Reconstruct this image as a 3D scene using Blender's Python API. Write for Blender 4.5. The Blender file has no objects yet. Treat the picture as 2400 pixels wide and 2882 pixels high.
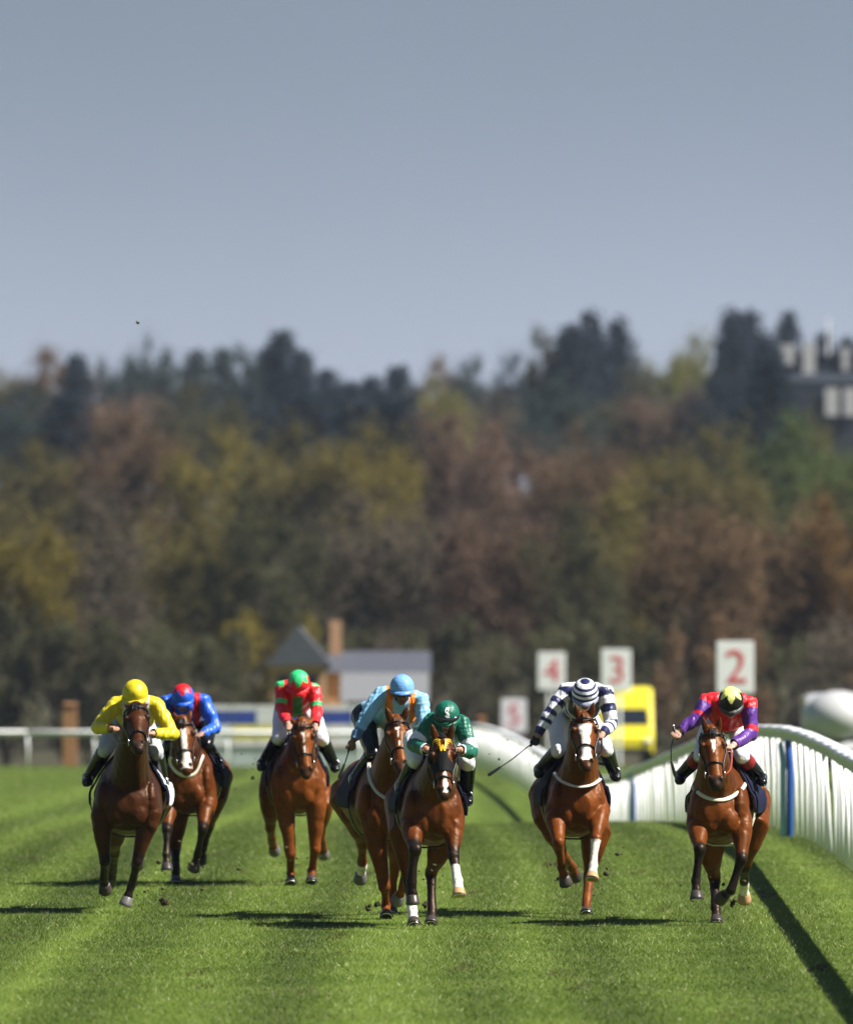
import bpy, math, random
import numpy as np
from mathutils import Vector, Matrix
from mathutils.bvhtree import BVHTree

# ------------------------------------------------------------------ camera, sky, sun, exposure
SC = bpy.context.scene
COL = SC.collection
R = math.radians
FPX = 28500.0            # photo pixels per unit slope (long telephoto)
HOR = 1668.0             # photo row of the level line of sight
CAMH = 3.3
cam_d = bpy.data.cameras.new('camera')
cam = bpy.data.objects.new('camera', cam_d)
COL.objects.link(cam)
cam_d.sensor_fit = 'HORIZONTAL'
cam_d.sensor_width = 24.0
cam_d.lens = 24.0 * FPX / 2400.0
cam_d.clip_start = 1.0
cam_d.clip_end = 9000.0
cam.location = (0, 0, CAMH)
cam.rotation_euler = (R(90) + math.atan((HOR - 1441.0) / FPX), 0, 0)
cam_d.dof.use_dof = True
cam_d.dof.focus_distance = 98.0
cam_d.dof.aperture_fstop = 2.2
SC.camera = cam

SUN_EL, SUN_AZ = 48.5, 106.0      # azimuth clockwise from the view direction (+Y)
world = bpy.data.worlds.new('World')
SC.world = world
world.use_nodes = True
wn = world.node_tree.nodes
wl = world.node_tree.links
wn.clear()
w_out = wn.new('ShaderNodeOutputWorld')
w_bg = wn.new('ShaderNodeBackground')
w_sky = wn.new('ShaderNodeTexSky')
w_sky.sky_type = 'NISHITA'
w_sky.sun_disc = False
w_sky.sun_elevation = R(SUN_EL)
w_sky.sun_rotation = R(SUN_AZ)
w_sky.air_density = 1.0
w_sky.dust_density = 0.6
w_sky.ozone_density = 2.0
w_bg.inputs['Strength'].default_value = 0.05
# grey cloud veil over the sky, unseen upper part darkened to cut ambient fill
w_tc = wn.new('ShaderNodeTexCoord'); w_sep = wn.new('ShaderNodeSeparateXYZ')
wl.new(w_tc.outputs['Generated'], w_sep.inputs[0])
w_rmp = wn.new('ShaderNodeValToRGB')
w_rmp.color_ramp.interpolation = 'EASE'
e = w_rmp.color_ramp.elements
e[0].position = 0.0; e[0].color = (.238, .266, .328, 1)
e[1].position = 0.062; e[1].color = (.112, .138, .176, 1)
e2 = e.new(0.5); e2.color = (.032, .052, .090, 1)
wl.new(w_sep.outputs['Z'], w_rmp.inputs[0])
w_ns = wn.new('ShaderNodeTexNoise'); w_ns.inputs['Scale'].default_value = 14.0; w_ns.inputs['Detail'].default_value = 3
wl.new(w_tc.outputs['Generated'], w_ns.inputs['Vector'])
w_nr = wn.new('ShaderNodeMapRange'); w_nr.inputs[1].default_value = .3; w_nr.inputs[2].default_value = .7; w_nr.inputs[3].default_value = .96; w_nr.inputs[4].default_value = 1.04
wl.new(w_ns.outputs['Fac'], w_nr.inputs[0])
w_v = wn.new('ShaderNodeVectorMath'); w_v.operation = 'SCALE'
wl.new(w_rmp.outputs[0], w_v.inputs[0]); wl.new(w_nr.outputs[0], w_v.inputs['Scale'])
w_bg2 = wn.new('ShaderNodeBackground'); wl.new(w_v.outputs[0], w_bg2.inputs['Color'])
w_mr = wn.new('ShaderNodeMapRange'); w_mr.inputs[1].default_value = .06; w_mr.inputs[2].default_value = .6; w_mr.inputs[3].default_value = .95; w_mr.inputs[4].default_value = .90
wl.new(w_sep.outputs['Z'], w_mr.inputs[0])
w_mix = wn.new('ShaderNodeMixShader')
wl.new(w_sky.outputs[0], w_bg.inputs['Color'])
wl.new(w_mr.outputs[0], w_mix.inputs[0]); wl.new(w_bg.outputs[0], w_mix.inputs[1]); wl.new(w_bg2.outputs[0], w_mix.inputs[2])
wl.new(w_mix.outputs[0], w_out.inputs['Surface'])

sun_d = bpy.data.lights.new('sun', 'SUN')
sun_d.energy = 5.0
sun_d.angle = R(0.53)
sun_d.color = (1.0, 0.95, 0.87)
sun = bpy.data.objects.new('sun', sun_d)
COL.objects.link(sun)
_d = Vector((math.sin(R(SUN_AZ)) * math.cos(R(SUN_EL)), math.cos(R(SUN_AZ)) * math.cos(R(SUN_EL)), math.sin(R(SUN_EL))))
sun.rotation_euler = _d.to_track_quat('Z', 'Y').to_euler()
sun.location = (60, 40, 80)

SC.view_settings.view_transform = 'Standard'
SC.view_settings.look = 'None'
SC.view_settings.exposure = 1.1
SC.view_settings.gamma = 1.0
SC.view_settings.use_curve_mapping = False
SC.render.engine = 'CYCLES'
SC.cycles.use_denoising = True
SC.cycles.max_bounces = 6
SC.cycles.diffuse_bounces = 3
SC.cycles.glossy_bounces = 2
SC.cycles.transparent_max_bounces = 6
SC.cycles.volume_bounces = 0

rng = np.random.default_rng(11)
random.seed(5)

# ------------------------------------------------------------------ helpers
def px(x, y, D):
    """photo pixel seen at distance D -> world point"""
    return np.array([(x - 1200.0) / FPX * D, D, CAMH - (y - HOR) / FPX * D])

def tag(o, label=None, cat=None, group=None, kind=None):
    if label: o['label'] = label
    if cat: o['category'] = cat
    if group: o['group'] = group
    if kind: o['kind'] = kind
    return o

def empty(name, loc=(0, 0, 0), rz=0.0):
    o = bpy.data.objects.new(name, None)
    COL.objects.link(o)
    o.location = loc
    o.rotation_euler = (0, 0, rz)
    return o

def link(name, me, mat=None, parent=None):
    o = bpy.data.objects.new(name, me)
    COL.objects.link(o)
    if mat is not None:
        me.materials.clear()
        me.materials.append(mat)
    if parent is not None:
        o.parent = parent
    return o

def mesh_np(name, co, faces, smooth=False):
    """fast mesh from arrays; faces is (n,k)"""
    co = np.asarray(co, dtype=np.float32)
    faces = np.asarray(faces, dtype=np.int32)
    me = bpy.data.meshes.new(name)
    n, k = faces.shape
    me.vertices.add(len(co)); me.vertices.foreach_set('co', co.ravel())
    me.loops.add(n * k); me.loops.foreach_set('vertex_index', faces.ravel())
    me.polygons.add(n)
    me.polygons.foreach_set('loop_start', np.arange(0, n * k, k, dtype=np.int32))
    me.polygons.foreach_set('loop_total', np.full(n, k, dtype=np.int32))
    me.update(calc_edges=True)
    if smooth: me.shade_smooth()
    return me

def set_col(me, cols):
    a = me.color_attributes.new('Col', 'FLOAT_COLOR', 'POINT')
    c = np.ones((len(me.vertices), 4), dtype=np.float32)
    c[:, :3] = cols
    a.data.foreach_set('color', c.ravel())

class MB:
    """collects boxes, tubes, ellipsoids and polygons into one mesh"""
    def __init__(self):
        self.v = []; self.f = []; self.bones = []
    def add(self, vs, fs):
        b = len(self.v)
        self.v.extend([tuple(p) for p in vs])
        self.f.extend([tuple(i + b for i in f) for f in fs])
    def box(self, c, s, rz=0.0, taper=1.0):
        hx, hy, hz = s[0] / 2, s[1] / 2, s[2] / 2
        ca, sa = math.cos(rz), math.sin(rz)
        vs = []
        for z, k in ((-hz, 1.0), (hz, taper)):
            for x, y in ((-hx, -hy), (hx, -hy), (hx, hy), (-hx, hy)):
                x *= k; y *= k
                vs.append((c[0] + x * ca - y * sa, c[1] + x * sa + y * ca, c[2] + z))
        self.add(vs, [(3, 2, 1, 0), (4, 5, 6, 7), (0, 1, 5, 4), (1, 2, 6, 5), (2, 3, 7, 6), (3, 0, 4, 7)])
        return self
    def tube(self, pts, rad, n=14, tagname=None, caps=True, side=(1, 0, 0), round_caps=True):
        """loft of ellipses along a path; rad entries are r or (r_side, r_other)"""
        P = [np.array(p, dtype=float) for p in pts]
        RR = [(r, r) if np.isscalar(r) else tuple(r) for r in rad]
        if tagname is not None:
            for i in range(len(P) - 1):
                self.bones.append((P[i], P[i + 1], (RR[i][0] + RR[i][1]) / 2, (RR[i + 1][0] + RR[i + 1][1]) / 2, tagname, i / (len(P) - 1), (i + 1) / (len(P) - 1)))
        if caps and round_caps:
            d0 = P[0] - P[1]; d0 /= np.linalg.norm(d0) + 1e-9
            d1 = P[-1] - P[-2]; d1 /= np.linalg.norm(d1) + 1e-9
            r0, r1 = RR[0], RR[-1]
            m0, m1 = min(r0), min(r1)
            P = [P[0] + d0 * m0 * 0.98, P[0] + d0 * m0 * 0.75] + P + [P[-1] + d1 * m1 * 0.75, P[-1] + d1 * m1 * 0.98]
            RR = [(r0[0] * .18, r0[1] * .18), (r0[0] * .66, r0[1] * .66)] + RR + [(r1[0] * .66, r1[1] * .66), (r1[0] * .18, r1[1] * .18)]
        m = len(P)
        vs = []
        S0 = np.array(side, dtype=float)
        last = None
        for i in range(m):
            t = P[min(i + 1, m - 1)] - P[max(i - 1, 0)]
            t /= np.linalg.norm(t) + 1e-9
            s = (last if last is not None else S0)
            s = s - t * np.dot(s, t)
            if np.linalg.norm(s) < 0.05:
                s = np.cross(t, (0, 0, 1.0))
                if np.linalg.norm(s) < .05: s = np.cross(t, (0, 1.0, 0))
            s /= np.linalg.norm(s)
            last = s
            u = np.cross(t, s)
            for k in range(n):
                a = 2 * math.pi * k / n
                vs.append(P[i] + s * math.cos(a) * RR[i][0] + u * math.sin(a) * RR[i][1])
        fs = []
        for i in range(m - 1):
            for k in range(n):
                k2 = (k + 1) % n
                fs.append((i * n + k, i * n + k2, (i + 1) * n + k2, (i + 1) * n + k))
        if caps:
            fs.append(tuple(range(n - 1, -1, -1)))
            fs.append(tuple((m - 1) * n + k for k in range(n)))
        self.add(vs, fs)
        return self
    def ell(self, c, r, M=None, n=12, tagname=None):
        c = np.array(c, dtype=float)
        vs = []; fs = []
        rows = n // 2 + 1
        for i in range(1, rows):
            th = math.pi * i / rows
            for k in range(n):
                ph = 2 * math.pi * k / n
                p = np.array((r[0] * math.sin(th) * math.cos(ph), r[1] * math.sin(th) * math.sin(ph), r[2] * math.cos(th)))
                if M is not None: p = M @ p
                vs.append(c + p)
        top = np.array((0, 0, r[2])); bot = -top
        if M is not None: top = M @ top; bot = M @ bot
        vs.append(c + top); vs.append(c + bot)
        for i in range(rows - 2):
            for k in range(n):
                k2 = (k + 1) % n
                fs.append((i * n + k, (i + 1) * n + k, (i + 1) * n + k2, i * n + k2))
        a = (rows - 1) * n
        for k in range(n):
            k2 = (k + 1) % n
            fs.append((a, k, k2)); fs.append((a + 1, (rows - 2) * n + k2, (rows - 2) * n + k))
        self.add(vs, fs)
        if tagname is not None:
            self.bones.append((c, c + 1e-4, max(r) * .8, max(r) * .8, tagname, 0.5, 0.5))
        return self
    def mesh(self, name, smooth=False):
        me = bpy.data.meshes.new(name)
        me.from_pydata([tuple(map(float, p)) for p in self.v], [], self.f)
        me.update()
        if smooth: me.shade_smooth()
        return me
    def build(self, name, mat, parent=None, smooth=False):
        return link(name, self.mesh(name, smooth), mat, parent)
    def remesh(self, name, voxel, smooth_it=5, factor=0.5):
        me = self.mesh(name)
        o = bpy.data.objects.new(name, me); COL.objects.link(o)
        m = o.modifiers.new('r', 'REMESH'); m.mode = 'VOXEL'; m.voxel_size = voxel
        if smooth_it:
            s = o.modifiers.new('s', 'SMOOTH'); s.factor = factor; s.iterations = smooth_it
        dg = bpy.context.evaluated_depsgraph_get()
        out = bpy.data.meshes.new_from_object(o.evaluated_get(dg))
        bpy.data.objects.remove(o); bpy.data.meshes.remove(me)
        out.shade_smooth()
        out.materials.clear()
        return out

def bone_query(co, bones):
    """nearest bone (distance relative to the bone's radius) and place along it, per vertex"""
    best = np.full(len(co), 1e9); idx = np.zeros(len(co), int); tt = np.zeros(len(co))
    for i, (a, b, r0, r1, tg, t0, t1) in enumerate(bones):
        ab = b - a; L2 = max(np.dot(ab, ab), 1e-12)
        t = np.clip(((co - a) @ ab) / L2, 0, 1)
        d = np.linalg.norm(co - (a + t[:, None] * ab), axis=1) - (r0 + (r1 - r0) * t)
        m = d < best
        best[m] = d[m]; idx[m] = i; tt[m] = (t0 + (t1 - t0) * t)[m]
    tags = np.array([b[4] for b in bones], dtype=object)
    return tags[idx], tt

def mesh_co(me):
    co = np.empty(len(me.vertices) * 3, np.float32); me.vertices.foreach_get('co', co)
    return co.reshape(-1, 3).astype(float)
def mesh_no(me):
    no = np.empty(len(me.vertices) * 3, np.float32); me.vertices.foreach_get('normal', no)
    return no.reshape(-1, 3).astype(float)
def mesh_quads(me):
    n = len(me.loops); q = np.empty(n, np.int32); me.loops.foreach_get('vertex_index', q)
    tot = np.empty(len(me.polygons), np.int32); me.polygons.foreach_get('loop_total', tot)
    st = np.empty(len(me.polygons), np.int32); me.polygons.foreach_get('loop_start', st)
    st = st[tot == 4]
    return q[st[:, None] + np.arange(4)]

def submesh(name, co, quads, keep):
    """faces whose four vertices are all in keep"""
    q = quads[keep[quads].all(axis=1)]
    used = np.unique(q)
    if len(used) == 0: return None, used
    re = np.full(len(co), -1); re[used] = np.arange(len(used))
    return mesh_np(name, co[used], re[q], True), used

def vnoise(p, scale, seed=0):
    """cheap smooth noise: sum of sines"""
    r = np.random.default_rng(seed)
    out = np.zeros(len(p))
    for _ in range(5):
        k = r.normal(size=3) * scale
        out += np.sin(p @ k + r.uniform(0, 6.28))
    return out / 5 * 1.6

# ------------------------------------------------------------------ materials
def nodes_of(name):
    m = bpy.data.materials.new(name); m.use_nodes = True
    nt = m.node_tree
    return m, nt, nt.nodes['Principled BSDF'], nt.nodes, nt.links

def mat(name, col, rough=0.6, spec=0.4, metal=0.0, noise=0.12, nscale=6.0, bump=0.0, bscale=40.0, sheen=0.0, coat=0.0):
    m, nt, b, N, L = nodes_of(name)
    b.inputs['Roughness'].default_value = rough
    b.inputs['Specular IOR Level'].default_value = spec
    b.inputs['Metallic'].default_value = metal
    b.inputs['Sheen Weight'].default_value = sheen
    b.inputs['Coat Weight'].default_value = coat
    tc = N.new('ShaderNodeTexCoord')
    nz = N.new('ShaderNodeTexNoise'); nz.inputs['Scale'].default_value = nscale; nz.inputs['Detail'].default_value = 5
    L.new(tc.outputs['Object'], nz.inputs['Vector'])
    mx = N.new('ShaderNodeMix'); mx.data_type = 'RGBA'
    mx.inputs[6].default_value = (*[c * (1 - noise) for c in col], 1)
    mx.inputs[7].default_value = (*[min(1, c * (1 + noise)) for c in col], 1)
    L.new(nz.outputs['Fac'], mx.inputs[0])
    L.new(mx.outputs[2], b.inputs['Base Color'])
    if bump:
        n2 = N.new('ShaderNodeTexNoise'); n2.inputs['Scale'].default_value = bscale
        L.new(tc.outputs['Object'], n2.inputs['Vector'])
        bp = N.new('ShaderNodeBump'); bp.inputs['Strength'].default_value = bump; bp.inputs['Distance'].default_value = 0.02
        L.new(n2.outputs['Fac'], bp.inputs['Height']); L.new(bp.outputs[0], b.inputs['Normal'])
    return m

def mat_attr(name, rough=0.5, spec=0.4, noise=0.15, nscale=9.0, bump=0.0, bscale=18.0, bdist=0.02, sheen=0.0, coat=0.0, stretch=(1, 1, 1)):
    m, nt, b, N, L = nodes_of(name)
    b.inputs['Roughness'].default_value = rough
    b.inputs['Specular IOR Level'].default_value = spec
    b.inputs['Sheen Weight'].default_value = sheen
    b.inputs['Coat Weight'].default_value = coat
    b.inputs['Coat Roughness'].default_value = 0.3
    at = N.new('ShaderNodeAttribute'); at.attribute_name = 'Col'
    tc = N.new('ShaderNodeTexCoord'); mp = N.new('ShaderNodeMapping'); mp.inputs['Scale'].default_value = stretch
    L.new(tc.outputs['Object'], mp.inputs['Vector'])
    nz = N.new('ShaderNodeTexNoise'); nz.inputs['Scale'].default_value = nscale; nz.inputs['Detail'].default_value = 4
    L.new(mp.outputs[0], nz.inputs['Vector'])
    mr = N.new('ShaderNodeMapRange'); mr.inputs[1].default_value = 0.3; mr.inputs[2].default_value = 0.7
    mr.inputs[3].default_value = 1 - noise; mr.inputs[4].default_value = 1 + noise
    L.new(nz.outputs['Fac'], mr.inputs[0])
    mu = N.new('ShaderNodeVectorMath'); mu.operation = 'SCALE'
    nf = N.new('ShaderNodeTexNoise'); nf.inputs['Scale'].default_value = nscale * 6; nf.inputs['Detail'].default_value = 3
    L.new(mp.outputs[0], nf.inputs['Vector'])
    mf = N.new('ShaderNodeMapRange'); mf.inputs[1].default_value = .3; mf.inputs[2].default_value = .7; mf.inputs[3].default_value = 1 - noise * .8; mf.inputs[4].default_value = 1 + noise * .8
    L.new(nf.outputs['Fac'], mf.inputs[0])
    mm_ = N.new('ShaderNodeMath'); mm_.operation = 'MULTIPLY'; L.new(mr.outputs[0], mm_.inputs[0]); L.new(mf.outputs[0], mm_.inputs[1])
    L.new(at.outputs['Color'], mu.inputs[0]); L.new(mm_.outputs[0], mu.inputs['Scale'])
    L.new(mu.outputs[0], b.inputs['Base Color'])
    if bump:
        n2 = N.new('ShaderNodeTexNoise'); n2.inputs['Scale'].default_value = bscale; n2.inputs['Detail'].default_value = 3
        L.new(mp.outputs[0], n2.inputs['Vector'])
        bp = N.new('ShaderNodeBump'); bp.inputs['Strength'].default_value = bump; bp.inputs['Distance'].default_value = bdist
        L.new(n2.outputs['Fac'], bp.inputs['Height']); L.new(bp.outputs[0], b.inputs['Normal'])
    return m

M_COAT = mat_attr('horse_coat', rough=0.44, spec=0.24, noise=0.28, nscale=8, bump=0.22, bscale=20, bdist=0.03, coat=0.0)
M_COAT.node_tree.nodes['Principled BSDF'].inputs['Specular Tint'].default_value = (1.0, .70, .48, 1)
M_SILK = mat_attr('racing_silk', rough=0.42, spec=0.45, noise=0.10, nscale=10, bump=0.5, bscale=10, bdist=0.05, sheen=0.05, stretch=(1.8, 1, .6))
M_SKIN = mat_attr('skin', rough=0.5, spec=0.4, noise=0.06)
M_CAP = mat_attr('cap_silk', rough=0.45, spec=0.4, noise=0.08, nscale=20, bump=0.5, bscale=22, bdist=0.02)
M_BREECH = mat('breeches_cloth', (0.72, 0.73, 0.76), rough=0.6, bump=0.4, bscale=26)
M_BREECH_GREY = mat('grey_breeches_cloth', (0.42, 0.44, 0.5), rough=0.6, bump=0.4, bscale=26)
M_BOOT = mat('boot_leather', (0.004, 0.004, 0.005), rough=0.25, spec=0.45, noise=0.3)
M_BOOT_RED = mat('red_boot_top', (0.28, 0.012, 0.02), rough=0.35)
M_LEATHER = mat('tack_leather', (0.009, 0.006, 0.005), rough=0.4, spec=0.4)
M_REIN = mat('red_rein_rubber', (0.30, 0.05, 0.03), rough=0.6)
M_STRAP = mat('pale_strap', (0.66, 0.62, 0.52), rough=0.6)
M_CLOTH = mat('navy_saddle_cloth', (0.005, 0.007, 0.028), rough=0.75, spec=.2)
M_CLOTH_W = mat('white_number_cloth', (0.75, 0.76, 0.8), rough=0.7)
M_STEEL = mat('bright_steel', (0.6, 0.6, 0.6), rough=0.25, metal=1.0)
M_GLASS = mat('dark_goggle_lens', (0.02, 0.025, 0.03), rough=0.1, spec=0.7)
M_EYE = mat('dark_eye', (0.008, 0.006, 0.005), rough=0.08, spec=0.8)
M_HAIR = mat('black_hair', (0.005, 0.004, 0.0035), rough=0.5, noise=0.3)
M_HAIR_RED = mat('chestnut_hair', (0.12, 0.045, 0.016), rough=0.5, noise=0.3)
M_HOOF = mat('dark_hoof_horn', (0.045, 0.036, 0.032), rough=0.4, noise=0.3, nscale=30)
M_HOOF_TAN = mat('tan_hoof_horn', (0.42, 0.26, 0.13), rough=0.5, noise=0.3, nscale=30)
M_HOOF_GREY = mat('grey_hoof_horn', (0.12, 0.115, 0.11), rough=0.35, noise=0.3, nscale=30)
M_HOOD = mat('black_hood_cloth', (0.004, 0.004, 0.005), rough=0.8, spec=.2, bump=0.2)
M_YEL = mat('yellow_emblem', (0.85, 0.50, 0.02), rough=0.5)
M_WHITE_MARK = mat('white_emblem', (0.82, 0.82, 0.82), rough=0.5)
M_WHIP = mat('whip_black', (0.02, 0.02, 0.022), rough=0.3, spec=0.6)
M_PVC = mat('white_rail_plastic', (0.80, 0.81, 0.83), rough=0.4, spec=0.45, noise=0.12, nscale=5)
M_BLUE = mat('blue_post_paint', (0.02, 0.08, 0.36), rough=0.4)
M_LBLUE = mat('pale_blue_post_paint', (0.22, 0.42, 0.56), rough=0.4)
M_TURF = mat('torn_turf', (0.045, 0.035, 0.015), rough=0.9, noise=0.6, nscale=40, bump=0.6)

# ------------------------------------------------------------------ ground
PROF_D = [-80, 60, 118, 132, 143, 152, 162, 180, 197, 212, 226, 240, 256, 274, 290, 302, 316, 340, 380, 430, 520, 620, 700, 800, 900, 1000, 1100, 1200, 1300, 1500, 1800, 2600, 6000]
PROF_Z = [0, 0, 0, -0.01, -0.05, -0.15, -0.40, -1.02, -1.62, -1.86, -1.76, -1.66, -1.63, -1.66, -1.74, -1.88, -2.2, -3.0, -4.2, -5.0, -5.4, -4.5, -1.5, 4, 9.5, 13.5, 16.5, 18, 17, 8, 0, -10, -12]
def zt(D, X=None):
    # smoothed profile of the course along the view
    acc = 0.0
    for w in (-4, -2, 0, 2, 4):
        acc = acc + np.interp(np.asarray(D, float) + w, PROF_D, PROF_Z)
    acc = acc / 5
    # towards the left the course falls evenly instead of dipping and rising
    if X is not None:
        D_ = np.asarray(D, float)
        plane = np.interp(D_, [118, 125, 302], [0, -.04, -1.88])
        t = np.clip((np.asarray(X, float) + 2.2) / 5.0, 0, 1); t = t * t * (3 - 2 * t)
        inn = (D_ > 118) & (D_ < 302)
        acc = np.where(inn, plane * (1 - t) + acc * t, acc)
    return acc

def stripe(X, D):
    """mowing pattern and tracks: tone of the turf by place across the course"""
    t = 0.0 * X
    for x0, w, a in ((-7.4, .5, .5), (-6.6, .4, -.5), (-5.9, .4, .5), (-5.2, .35, -.45), (-4.6, .35, .55), (-3.95, .40, -.65), (-3.25, .20, .85), (-2.6, .40, -.40), (-1.85, .50, .50), (-1.05, .32, -.75), (-0.25, .50, .70),
                     (0.55, .28, -.35), (1.05, .22, .40), (1.65, .32, -.50), (2.3, .30, .25), (2.95, .35, -.35), (3.45, .20, .35), (4.45, .25, .75), (4.85, .15, -.5)):
        t = t + a * np.exp(-((X - x0 + 0.15 * np.sin(D * 0.09)) / w) ** 2)
    return t

def build_ground():
    Ds = np.unique(np.concatenate([np.arange(-80, 60, 20.), np.arange(60, 340, 2.0), np.arange(340, 700, 12.), np.arange(700, 1500, 40.), np.arange(1500, 6001, 300.)]))
    us = np.linspace(-1, 1, 421)
    us = np.sign(us) * np.abs(us) ** 2.2
    co = []
    for D in Ds:
        W = 160 + max(D, 0) * 0.75
        X = us * W
        z = zt(np.full_like(X, D), X)
        if D > 500:
            z = z + 3.0 * np.sin(X * 0.012 + D * 0.004) * min(1, (D - 500) / 400)
        co.append(np.stack([X, np.full_like(X, D), z], 1))
    n = len(us)
    co = np.concatenate(co)
    i = np.arange(len(Ds) - 1)[:, None] * n + np.arange(n - 1)[None, :]
    i = i.ravel()
    f = np.stack([i, i + 1, i + n + 1, i + n], 1)
    me = mesh_np('ground', co, f, True)
    gs = np.where((co[:, 1] > 40) & (co[:, 1] < 340), np.clip(1 + .34 * stripe(co[:, 0], co[:, 1]), .5, 1.6), 1.0)
    set_col(me, np.stack([gs, gs, gs], 1))
    m, nt, b, N, L = nodes_of('turf_ground')
    b.inputs['Roughness'].default_value = 0.9
    b.inputs['Specular IOR Level'].default_value = 0.15
    tc = N.new('ShaderNodeTexCoord')
    sx = N.new('ShaderNodeSeparateXYZ'); L.new(tc.outputs['Object'], sx.inputs[0])
    n1 = N.new('ShaderNodeTexNoise'); n1.inputs['Scale'].default_value = 0.5; n1.inputs['Detail'].default_value = 6
    n2 = N.new('ShaderNodeTexNoise'); n2.inputs['Scale'].default_value = 14; n2.inputs['Detail'].default_value = 4
    L.new(tc.outputs['Object'], n1.inputs['Vector']); L.new(tc.outputs['Object'], n2.inputs['Vector'])
    r1 = N.new('ShaderNodeValToRGB')
    r1.color_ramp.elements[0].position = 0.35; r1.color_ramp.elements[0].color = (0.058, 0.098, 0.008, 1)
    r1.color_ramp.elements[1].position = 0.68; r1.color_ramp.elements[1].color = (0.112, 0.160, 0.024, 1)
    L.new(n1.outputs['Fac'], r1.inputs[0])
    mx = N.new('ShaderNodeMix'); mx.data_type = 'RGBA'; mx.blend_type = 'MULTIPLY'; mx.inputs[0].default_value = 0.5
    r2 = N.new('ShaderNodeValToRGB'); r2.color_ramp.elements[0].position = 0.3; r2.color_ramp.elements[1].position = 0.75
    r2.color_ramp.elements[0].color = (0.55, 0.55, 0.5, 1)
    L.new(n2.outputs['Fac'], r2.inputs[0]); L.new(r1.outputs[0], mx.inputs[6]); L.new(r2.outputs[0], mx.inputs[7])
    ga = N.new('ShaderNodeAttribute'); ga.attribute_name = 'Col'
    mg_ = N.new('ShaderNodeMix'); mg_.data_type = 'RGBA'; mg_.blend_type = 'MULTIPLY'; mg_.inputs[0].default_value = 1
    L.new(mx.outputs[2], mg_.inputs[6]); L.new(ga.outputs['Color'], mg_.inputs[7])
    # woodland floor beyond the course
    mr = N.new('ShaderNodeMapRange'); mr.inputs[1].default_value = 400; mr.inputs[2].default_value = 450
    L.new(sx.outputs['Y'], mr.inputs[0])
    mw = N.new('ShaderNodeMix'); mw.data_type = 'RGBA'
    L.new(mr.outputs[0], mw.inputs[0]); L.new(mg_.outputs[2], mw.inputs[6]); mw.inputs[7].default_value = (0.045, 0.042, 0.024, 1)
    L.new(mw.outputs[2], b.inputs['Base Color'])
    o = link('ground', me, m)
    tag(o, kind='structure')
    o['label'] = 'mown green turf of the straight racecourse running to the wooded hill'
build_ground()

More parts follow.
